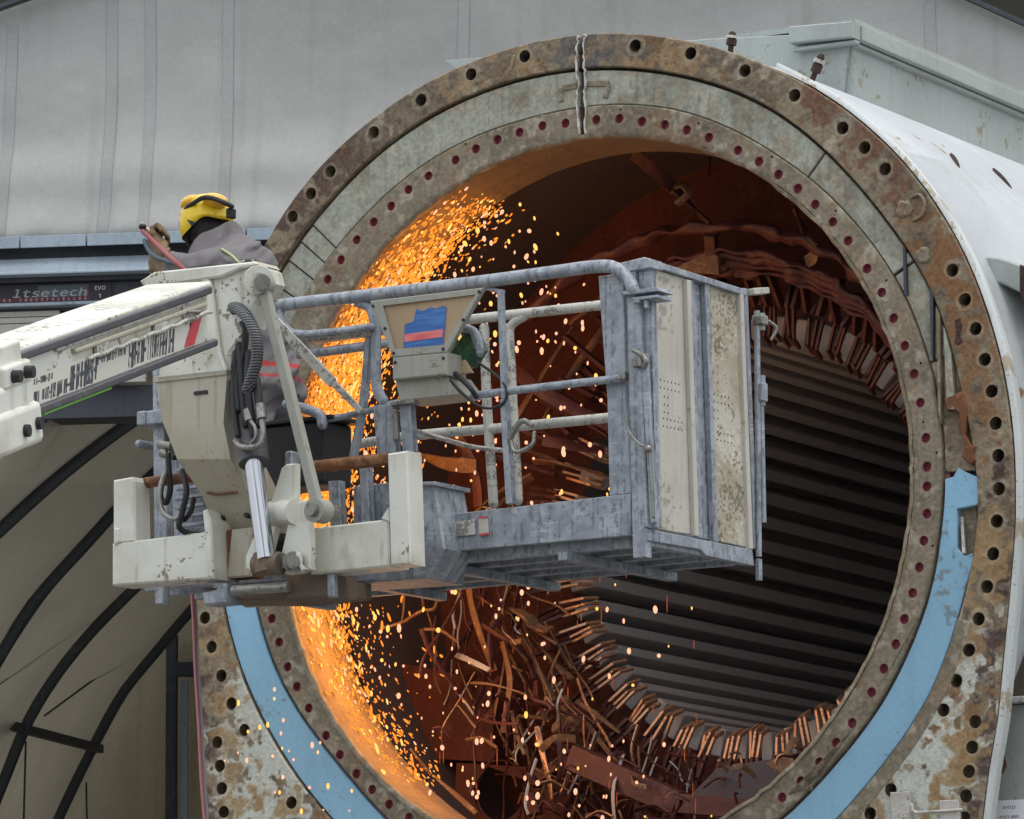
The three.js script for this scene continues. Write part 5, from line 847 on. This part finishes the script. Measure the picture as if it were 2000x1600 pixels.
// ---------- worker in the platform, leaning over the rail with the torch ----------
const BPOS = [0.5436, 4.7980, -22.7935], BTURN = -34.6 * Math.PI / 180;
const baseP = [-2.28, -0.035, -0.42];
const toWorldB = (p) => { const c = Math.cos(BTURN), s = Math.sin(BTURN); return [BPOS[0] + p[0] * c + p[2] * s, BPOS[1] + p[1], BPOS[2] - p[0] * s + p[2] * c]; };
const person = top('person', 'worker in grey overalls, yellow helmet and gloves leaning out with a cutting torch', 'person', toWorldB(baseP), BTURN);
const loc = (p) => [p[0] - baseP[0], p[1] - baseP[1], p[2] - baseP[2]];
function sdfMesh(center, half, res, fn, colour) {
  const mc = new MarchingCubes(res, M.white, false, false, 160000); mc.isolation = 0;
  const f = mc.field, h = half * 2 / res;
  for (let k = 0; k < res; k++) for (let j = 0; j < res; j++) for (let i = 0; i < res; i++)
    f[i + j * res + k * res * res] = -fn(center[0] + (i - res / 2) * h, center[1] + (j - res / 2) * h, center[2] + (k - res / 2) * h);
  mc.update();
  const n = mc.count, P = new Float32Array(n * 3), C = new Float32Array(n * 3), N = new Float32Array(n * 3), e = half * 0.004;
  for (let i = 0; i < n; i++) {
    const x = center[0] + mc.positionArray[i * 3] * half, y = center[1] + mc.positionArray[i * 3 + 1] * half, z = center[2] + mc.positionArray[i * 3 + 2] * half;
    P.set([x, y, z], i * 3); const c = colour(x, y, z); C.set(c, i * 3);
    const g = new THREE.Vector3(fn(x + e, y, z) - fn(x - e, y, z), fn(x, y + e, z) - fn(x, y - e, z), fn(x, y, z + e) - fn(x, y, z - e)).normalize(); N.set(g.toArray(), i * 3);
  }
  const g = new THREE.BufferGeometry();
  g.setAttribute('position', new THREE.BufferAttribute(P, 3)); g.setAttribute('normal', new THREE.BufferAttribute(N, 3)); g.setAttribute('color', new THREE.BufferAttribute(C, 3));
  return g;
}
const lin = (r, g, b) => { const c = new THREE.Color().setRGB(r / 255, g / 255, b / 255, THREE.SRGBColorSpace); return [c.r, c.g, c.b]; };
const capsule = (a, b, r0, r1) => { const dx = b[0] - a[0], dy = b[1] - a[1], dz = b[2] - a[2], L2 = dx * dx + dy * dy + dz * dz || 1e-9; return (x, y, z) => { const px = x - a[0], py = y - a[1], pz = z - a[2]; let t = (px * dx + py * dy + pz * dz) / L2; t = t < 0 ? 0 : t > 1 ? 1 : t; const qx = px - dx * t, qy = py - dy * t, qz = pz - dz * t; return Math.sqrt(qx * qx + qy * qy + qz * qz) - (r0 + (r1 - r0) * t); }; };
const smin = (a, b, k) => { const h = Math.max(k - Math.abs(a - b), 0) / k; return Math.min(a, b) - h * h * k * 0.25; };
{
  const J = Object.fromEntries(Object.entries({
    pelvis: [[-2.375, 0.867, -0.42]][0], waist: [[-2.422, 1.033, -0.42]][0], chest: [[-2.527, 1.317, -0.42]][0], upper: [[-2.578, 1.443, -0.42]][0], neck: [[-2.671, 1.531, -0.41]][0], head: [[-2.727, 1.642, -0.4]][0], face: [[-2.785, 1.607, -0.41]][0],
    shN: [[-2.344, 1.398, -0.26]][0], elN: [[-2.706, 1.403, -0.17]][0], wrN: [[-2.885, 1.476, -0.26]][0], haN: [[-2.97, 1.604, -0.31]][0],
    shF: [[-2.893, 1.487, -0.62]][0], elF: [[-3.097, 1.336, -0.66]][0], wrF: [[-3.03, 1.439, -0.46]][0], haF: [[-2.993, 1.499, -0.38]][0] }).map(([k, p]) => [k, loc(p)]));
  const hip = (s) => [J.pelvis[0] + 0.02, J.pelvis[1] - 0.06, J.pelvis[2] + s * 0.1], kn = (s) => [J.pelvis[0] - 0.02 + s * 0.06, 0.48, J.pelvis[2] + s * 0.13], an = (s) => [J.pelvis[0] + 0.1 + s * 0.08, 0.1, J.pelvis[2] + s * 0.14];
  const parts = [
    [capsule(J.pelvis, J.waist, 0.165, 0.155), 'j'], [capsule(J.waist, J.chest, 0.155, 0.175), 'j'], [capsule(J.chest, J.upper, 0.175, 0.15), 'j'], [capsule(J.upper, J.neck, 0.13, 0.075), 'j'],
    [capsule(J.upper, J.shN, 0.13, 0.095), 'j'], [capsule(J.upper, J.shF, 0.12, 0.09), 'j'],
    [capsule(J.shN, J.elN, 0.1, 0.074), 'j'], [capsule(J.elN, J.wrN, 0.072, 0.058), 'g'], [capsule(J.wrN, J.haN, 0.05, 0.036), 'g'],
    [capsule(J.shF, J.elF, 0.085, 0.062), 'j'], [capsule(J.elF, J.wrF, 0.062, 0.05), 'g'], [capsule(J.wrF, J.haF, 0.048, 0.036), 'g'],
    [capsule(J.neck, J.head, 0.066, 0.07), 'k'], [capsule(J.head, J.face, 0.09, 0.07), 'k']];
  for (const s of [-1, 1]) parts.push([capsule(hip(s), kn(s), 0.105, 0.075), 'j'], [capsule(kn(s), an(s), 0.078, 0.055), 'j'], [capsule(an(s), [an(s)[0] - 0.16, 0.05, an(s)[2]], 0.058, 0.045), 'b']);
  const fold = (x, y, z) => 0.07 * (Math.abs(noise(x * 7 + 50 + y * 5, y * 11 + z * 6 + 50, 9999, 5) - 0.5) - 0.2) + 0.018 * (noise(x * 26 + 50, y * 30 + z * 20 + 50, 9999, 6) - 0.5);
  const fn = (x, y, z) => { let d = 9; for (let i = 0; i < parts.length; i++) { const e = parts[i][0](x, y, z); d = d > 0.4 && e > 0.4 ? Math.min(d, e) : smin(d, e, 0.05); } return d + (d < 0.06 ? fold(x, y, z) : 0); };
  const cols = { j: lin(114, 111, 114), g: lin(124, 106, 84), k: lin(44, 42, 46), b: lin(34, 32, 32) }, skin = lin(196, 138, 118), red = lin(168, 56, 60);
  const colour = (x, y, z) => { let b = 9, t = 'j'; for (const [f, k] of parts) { const e = f(x, y, z); if (e < b) { b = e; t = k; } } 
    if (t === 'k') { const dx = x - J.face[0], dy = y - J.face[1]; if (dx < -0.035 && dy < 0.02) return skin; }
    const hb = y - J.pelvis[1]; if (t === 'j' && ((hb > 0.05 && hb < 0.07) || (hb > -0.01 && hb < 0.01))) return red; return cols[t]; };
  const mat = std({ vertexColors: true, roughness: 0.92, bumpMap: fineBump, bumpScale: 0.003 });
  const body = sdfMesh([-0.22, 0.93, 0], 1.0, 150, fn, colour);
  // gloved hands with five fingers each, meshed finer
  const hands = [['haN', 'wrN', 1], ['haF', 'wrF', -1]].map(([h, w, s]) => {
    const H = V(J[h]), Wd = V(J[w]), dir = H.clone().sub(Wd).normalize(), across = new THREE.Vector3(0.25, 0.1, 1).addScaledVector(dir, -new THREE.Vector3(0.25, 0.1, 1).dot(dir)).normalize(), palm = dir.clone().cross(across).normalize();
    const P = (a, b, c) => H.clone().addScaledVector(dir, a).addScaledVector(across, b).addScaledVector(palm, c).toArray();
    const fs = [capsule(P(-0.06, 0, 0), P(0.0, 0, 0), 0.04, 0.034), capsule(P(-0.01, -0.025, 0), P(0.012, 0.025, 0), 0.024, 0.024)];
    [[-0.034, 0.03], [-0.012, 0.036], [0.011, 0.034], [0.032, 0.027]].forEach(([b, l]) => { const k0 = P(0.018, b, 0.004), k1 = P(0.018 + l, b * 1.05, 0.012), k2 = P(0.022 + l * 0.9, b * 1.05, 0.042), k3 = P(0.0, b, 0.052); fs.push(capsule(k0, k1, 0.0125, 0.0115), capsule(k1, k2, 0.0115, 0.0105), capsule(k2, k3, 0.0105, 0.0095)); });
    const t0 = P(-0.03, -0.034, 0.012), t1 = P(-0.005, -0.052, 0.034), t2 = P(0.018, -0.036, 0.05); fs.push(capsule(t0, t1, 0.016, 0.0135), capsule(t1, t2, 0.0135, 0.011));
    const fn2 = (x, y, z) => { let d = 9; for (const f of fs) d = smin(d, f(x, y, z), 0.008); return d; };
    return sdfMesh(H.toArray(), 0.13, 80, fn2, () => lin(110, 92, 70));
  });
  const all = mergeGeometries([body, ...hands]);
  const m = new THREE.Mesh(uvm(all), mat); m.name = 'body'; m.castShadow = m.receiveShadow = true; person.add(m);

  // helmet: shell dipping at the temples and rising over the nape, goggles, strap, clip
  const hc = loc([[-2.731, 1.687, -0.4]][0]), yellow = std({ map: worn([236, 206, 50], [222, 188, 44], [150, 120, 50], { size: 0.3, seed: 401, n: 256, scuff: 0.74 }), roughness: 0.4 }), amber = std({ map: worn([232, 184, 58], [214, 160, 50], [190, 140, 60], { size: 0.2, seed: 403, n: 128 }), roughness: 0.25 });
  const sh = new THREE.SphereGeometry(1, 48, 36, 0, Math.PI * 2, 0, Math.PI * 0.66), a = sh.attributes.position;
  for (let i = 0; i < a.count; i++) { let x = a.getX(i), y = a.getY(i), z = a.getZ(i); const az = Math.atan2(z, x); if (y < 0.05) { const low = (0.05 - y) / 0.53; y = 0.05 - low * (0.46 + 0.3 * Math.cos(az - 2.75) - 0.26 * Math.exp(-Math.pow((az - 1.0) / 0.5, 2))); x *= 1 + 0.06 * low; z *= 1 + 0.06 * low; } a.setXYZ(i, x * 0.124, y * 0.128, z * 0.14); }
  sh.computeVertexNormals(); sh.rotateZ(0.06); sh.translate(...hc);
  const hel = mesh('helmet', sh, yellow, person);
  const lobes = [[372, 394, -0.32, 0.05], [424, 387, -0.32, 0.052]].map(() => 0);
  for (const [p, rx] of [[loc([[-2.769, 1.763, -0.34]][0]), 0.056], [loc([[-2.629, 1.762, -0.34]][0]), 0.062]]) { const g = new THREE.SphereGeometry(1, 20, 14); g.scale(rx, 0.036, 0.07); g.rotateZ(rx > 0.06 ? -0.25 : 0.5); g.translate(...p); mesh('goggle_lens', g, amber, hel); }
  mesh('goggle_strap', tube([[-2.805, 1.706, -0.31], [-2.749, 1.732, -0.275], [-2.692, 1.751, -0.265], [-2.643, 1.765, -0.262], [-2.587, 1.756, -0.262], [-2.526, 1.73, -0.268], [-2.498, 1.712, -0.3]].map(loc), 0.012, 7), M.rubber, hel);
  mesh('side_clip', [box(loc([[-2.519, 1.683, -0.32]][0]), [0.03, 0.05, 0.05], 0.008), box(loc([[-2.516, 1.692, -0.3]][0]), [0.015, 0.02, 0.03], 0.004)], M.rubber, hel);
  mesh('visor_edge', tube([[-2.82, 1.701, -0.33], [-2.821, 1.67, -0.32], [-2.808, 1.628, -0.32], [-2.798, 1.585, -0.34]].map(loc), 0.014, 7), M.rubber, hel);
  mesh('visor_tip', box(loc([[-2.824, 1.717, -0.33]][0]), [0.02, 0.022, 0.04], 0.006), M.paleRail, hel);
  const vp = [[365, 426], [383, 432], [374, 440]];
  mesh('vent_mark', (() => { const p = [[-2.731, 1.667, -0.245], [-2.666, 1.644, -0.238], [-2.696, 1.627, -0.24]].map(loc); const g = new THREE.BufferGeometry(); g.setAttribute('position', new THREE.Float32BufferAttribute(p.flat(), 3)); g.setIndex([0, 1, 2]); g.computeVertexNormals(); return g; })(), M.rubber, hel);
  // flared collar of the jacket
  const nk = loc([[-2.676, 1.538, -0.4]][0]), cr = []; for (let i = 0; i <= 36; i++) { const t = i / 36 * Math.PI * 2, x = Math.cos(t), z = Math.sin(t); const tilt = 0.38 * x * 0.1; cr.push([[nk[0] + x * 0.18 + 0.02, nk[1] - 0.09 + tilt, nk[2] + z * 0.18], [nk[0] + x * 0.15 + 0.01, nk[1] - 0.02 + tilt * 1.6, nk[2] + z * 0.148], [nk[0] + x * 0.132, nk[1] + 0.04 + tilt * 2 + 0.008 * Math.sin(t * 5), nk[2] + z * 0.13], [nk[0] + x * 0.12, nk[1] + 0.036 + tilt * 2, nk[2] + z * 0.118], [nk[0] + x * 0.1, nk[1] - 0.03 + tilt, nk[2] + z * 0.098]]); }
  const jm = std({ map: worn([122, 119, 122], [102, 99, 102], [140, 136, 138], { size: 0.4, seed: 405, n: 256, scuff: 0.7 }), roughness: 0.92 });
  mesh('collar', strip(cr), jm, person);
  // reflective piping sewn to the shoulder: follow the surface of the sleeve
  const lime = std({ map: worn([178, 190, 140], [150, 162, 124], [190, 200, 176], { size: 0.1, seed: 407, n: 128 }), roughness: 0.5 });
  const onBody = (p) => { let q = V(loc(p)); for (let k = 0; k < 14; k++) { const e = 0.004, d = fn(q.x, q.y, q.z) - 0.004; const g = new THREE.Vector3(fn(q.x + e, q.y, q.z) - fn(q.x - e, q.y, q.z), fn(q.x, q.y + e, q.z) - fn(q.x, q.y - e, q.z), fn(q.x, q.y, q.z + e) - fn(q.x, q.y, q.z - e)).normalize(); q.addScaledVector(g, -d); } return q.toArray(); };
  for (const s of [[[-2.446, 1.477, -0.16], [-2.381, 1.445, -0.14], [-2.322, 1.408, -0.12], [-2.291, 1.37, -0.12]], [[-2.252, 1.404, -0.14], [-2.221, 1.366, -0.14], [-2.196, 1.319, -0.14], [-2.19, 1.274, -0.14]]]) mesh('reflective_piping', tube(s.map(onBody), 0.007, 6), lime, person);
}
// cutting torch in his hands with its gas hoses
{
  const t = top('cutting_torch', 'cutting torch with red and blue gas hoses held up in gloved hands', 'cutting torch', [0, 0, 0]);
  t.position.set(...BPOS); t.rotation.y = BTURN;
  mesh('torch_body', [cyl([[-3.052, 1.682, -0.3]][0], [[-2.975, 1.618, -0.3]][0], 0.018, 0.016, 14), cyl([[-2.975, 1.618, -0.3]][0], [[-2.933, 1.576, -0.32]][0], 0.014, 0.012, 12)], M.pinSteel, t);
  mesh('valve_knob', [(() => { const g = new THREE.SphereGeometry(0.02, 12, 8); g.scale(1, 0.8, 1); g.translate(...[[-3.029, 1.669, -0.28]][0]); return g; })(), cyl([[-3.005, 1.642, -0.27]][0], [[-2.992, 1.625, -0.27]][0], 0.014, 0.014, 8)], M.rubber, t);
  mesh('red_hose', tube([[-3.018, 1.643, -0.27], [-2.911, 1.573, -0.22], [-2.736, 1.475, -0.1], [-2.594, 1.399, 0], [-2.525, 1.349, 0.02], [-2.485, 1.274, 0], [-2.499, 1.093, -0.1]], 0.0125, 8), std({ color: new THREE.Color(0x8e4246), roughness: 0.55 }), t);
  mesh('blue_hose', tube([[-2.984, 1.589, -0.24], [-2.926, 1.531, -0.2], [-2.814, 1.471, -0.12], [-2.672, 1.419, -0.04], [-2.572, 1.377, 0], [-2.509, 1.276, 0], [-2.523, 1.071, -0.1]], 0.011, 8), std({ color: new THREE.Color(0x2f4250), roughness: 0.55 }), t);
}
// twin gas hoses hanging from the platform past the flange
{
  const h = top('gas_hose', 'twin red and grey gas hoses hanging down beside the left flange leg', 'hose', BPOS, BTURN);
  mesh('red_line', tube([[-2.893, 0.139, -0.5], [-2.881, -0.061, -0.5], [-2.863, -0.26, -0.5], [-2.852, -0.459, -0.5], [-2.826, -0.756, -0.5], [-2.808, -1.002, -0.5], [-2.783, -1.247, -0.5], [-2.767, -1.589, -0.5]], 0.008, 8), std({ color: new THREE.Color(0xb4767a), roughness: 0.6 }), h);
  mesh('grey_line', tube([[-2.897, 0.141, -0.52], [-2.882, -0.059, -0.52], [-2.864, -0.258, -0.52], [-2.852, -0.457, -0.52], [-2.826, -0.754, -0.52], [-2.808, -1, -0.52], [-2.783, -1.246, -0.52], [-2.767, -1.587, -0.52]], 0.01, 8), std({ color: new THREE.Color(0x9a9aa4), roughness: 0.6 }), h);
}

// ---------- the shower of sparks from the cutting, and its glow ----------
{
  const c = Math.cos(-31 * Math.PI / 180), s = Math.sin(-31 * Math.PI / 180), O = [0.3560, 5.2711, -25.5447];
  const world = (u, v, w) => [O[0] + u * c + w * s, O[1] + v, O[2] - u * s + w * c];
  const geo = new THREE.IcosahedronGeometry(1, 1);
  const kinds = [
    { name: 'orange_sparks', label: 'dense orange cutting sparks pouring down the left wall of the bore', e: [1.0, 0.27, 0.025], i: 1.1, list: [] },
    { name: 'yellow_sparks', label: 'brightest yellow sparks in the heart of the shower', e: [1.0, 0.54, 0.12], i: 1.25, list: [] },
    { name: 'pink_sparks', label: 'scattered pinkish white sparks falling through the dark bore', e: [1.0, 0.44, 0.26], i: 1.25, list: [] },
    { name: 'red_streaks', label: 'thin dim red streaks of dying sparks low in the bore', e: [0.7, 0.12, 0.04], i: 0.5, list: [] }];
  const add = (k, u, v, w, r, st, lean = 0) => kinds[k].list.push([world(u, v, w), r, st, lean]);
  const gauss = () => (rnd() + rnd() + rnd() - 1.5) / 1.5;
  // dense curtain sliding along the collar wall
  for (let i = 0; i < 17000; i++) {
    const d = 114 + 116 * rnd(), core = Math.exp(-Math.pow((d - 163) / 27, 2)) * 0.85 + Math.exp(-Math.pow((d - 140) / 14, 2)) * 0.25 + 0.1;
    if (rnd() > core) continue;
    const r = R0 - 0.012 - 0.11 * Math.pow(rnd(), 1.9) - (rnd() < 0.09 ? 0.5 * Math.pow(rnd(), 2) : 0), z = -0.02 - 0.48 * Math.pow(rnd(), 0.75) - (rnd() < 0.1 ? 0.4 * rnd() : 0), p = pol(r, d);
    const k = rnd() < 0.16 ? 1 : rnd() < 0.94 ? 0 : 2;
    add(k, p[0], p[1], z, 0.0022 + 0.005 * Math.pow(rnd(), 2.6), rr(1.2, 4), (d - 180) * Math.PI / 180 * 0.8 + gauss() * 0.7);
  }
  // loose sparks raining through the opening
  for (let i = 0; i < 470; i++) {
    const x = Math.pow(rnd(), 1.7), u = -1.7 + 2.0 * x, top = 1.45 - 0.35 * x, v = top - (top + 1.9) * rnd(), w = rr(-0.9, 0.1);
    if (u * u + v * v > 1.72 * 1.72) continue;
    add(rnd() < 0.3 ? 1 : 2, u, v, w, 0.004 + 0.008 * Math.pow(rnd(), 1.7), rr(1, 2.2), gauss() * 0.3);
  }
  for (let i = 0; i < 130; i++) { const d = rr(112, 150), p = pol(1.72 - 0.75 * Math.pow(rnd(), 1.4), d); add(rnd() < 0.3 ? 1 : 2, p[0] + 0.1, p[1], rr(-0.7, -0.1), 0.004 + 0.007 * Math.pow(rnd(), 1.6), rr(1, 2), gauss()); }
  for (let i = 0; i < 42; i++) { const d = rr(205, 245), p = pol(rr(1.85, 2.35), d); add(rnd() < 0.4 ? 1 : 2, p[0], p[1], rr(0.02, 0.35), rr(0.004, 0.009), rr(1, 2)); }
  for (let i = 0; i < 34; i++) { const u = rr(-1.2, 0.4), v = rr(-1.7, -0.3); if (u * u + v * v > 2.9) continue; add(3, u, v, rr(-0.8, 0.1), rr(0.0018, 0.003), rr(9, 22)); }
  const q = new THREE.Quaternion(), zAxis = new THREE.Vector3(0, 0, 1);
  for (const k of kinds) {
    const m = new THREE.InstancedMesh(geo, new THREE.MeshStandardMaterial({ color: 0x000000, emissive: new THREE.Color(...k.e), emissiveIntensity: k.i, roughness: 1 }), k.list.length);
    k.list.forEach(([p, r, st, lean], i) => m.setMatrixAt(i, new THREE.Matrix4().compose(V(p), q.setFromAxisAngle(zAxis, lean), new THREE.Vector3(r, r * st, r))));
    m.name = k.name; m.userData.kind = 'stuff'; tag(m, k.label, 'sparks'); scene.add(m);
  }
  // the light those sparks give off, spread along the shower
  for (let d = 124; d <= 236; d += 8.5) {
    const I = 0.08 + 0.32 * Math.exp(-Math.pow((d - 182) / 44, 2)), p = pol(1.635, d), L = new THREE.PointLight(new THREE.Color(1, 0.4, 0.07), I, 0, 2);
    L.position.set(...world(p[0], p[1], -0.24)); L.castShadow = true; L.shadow.radius = 2; scene.add(L);
  }
}

renderer.render(scene, camera);
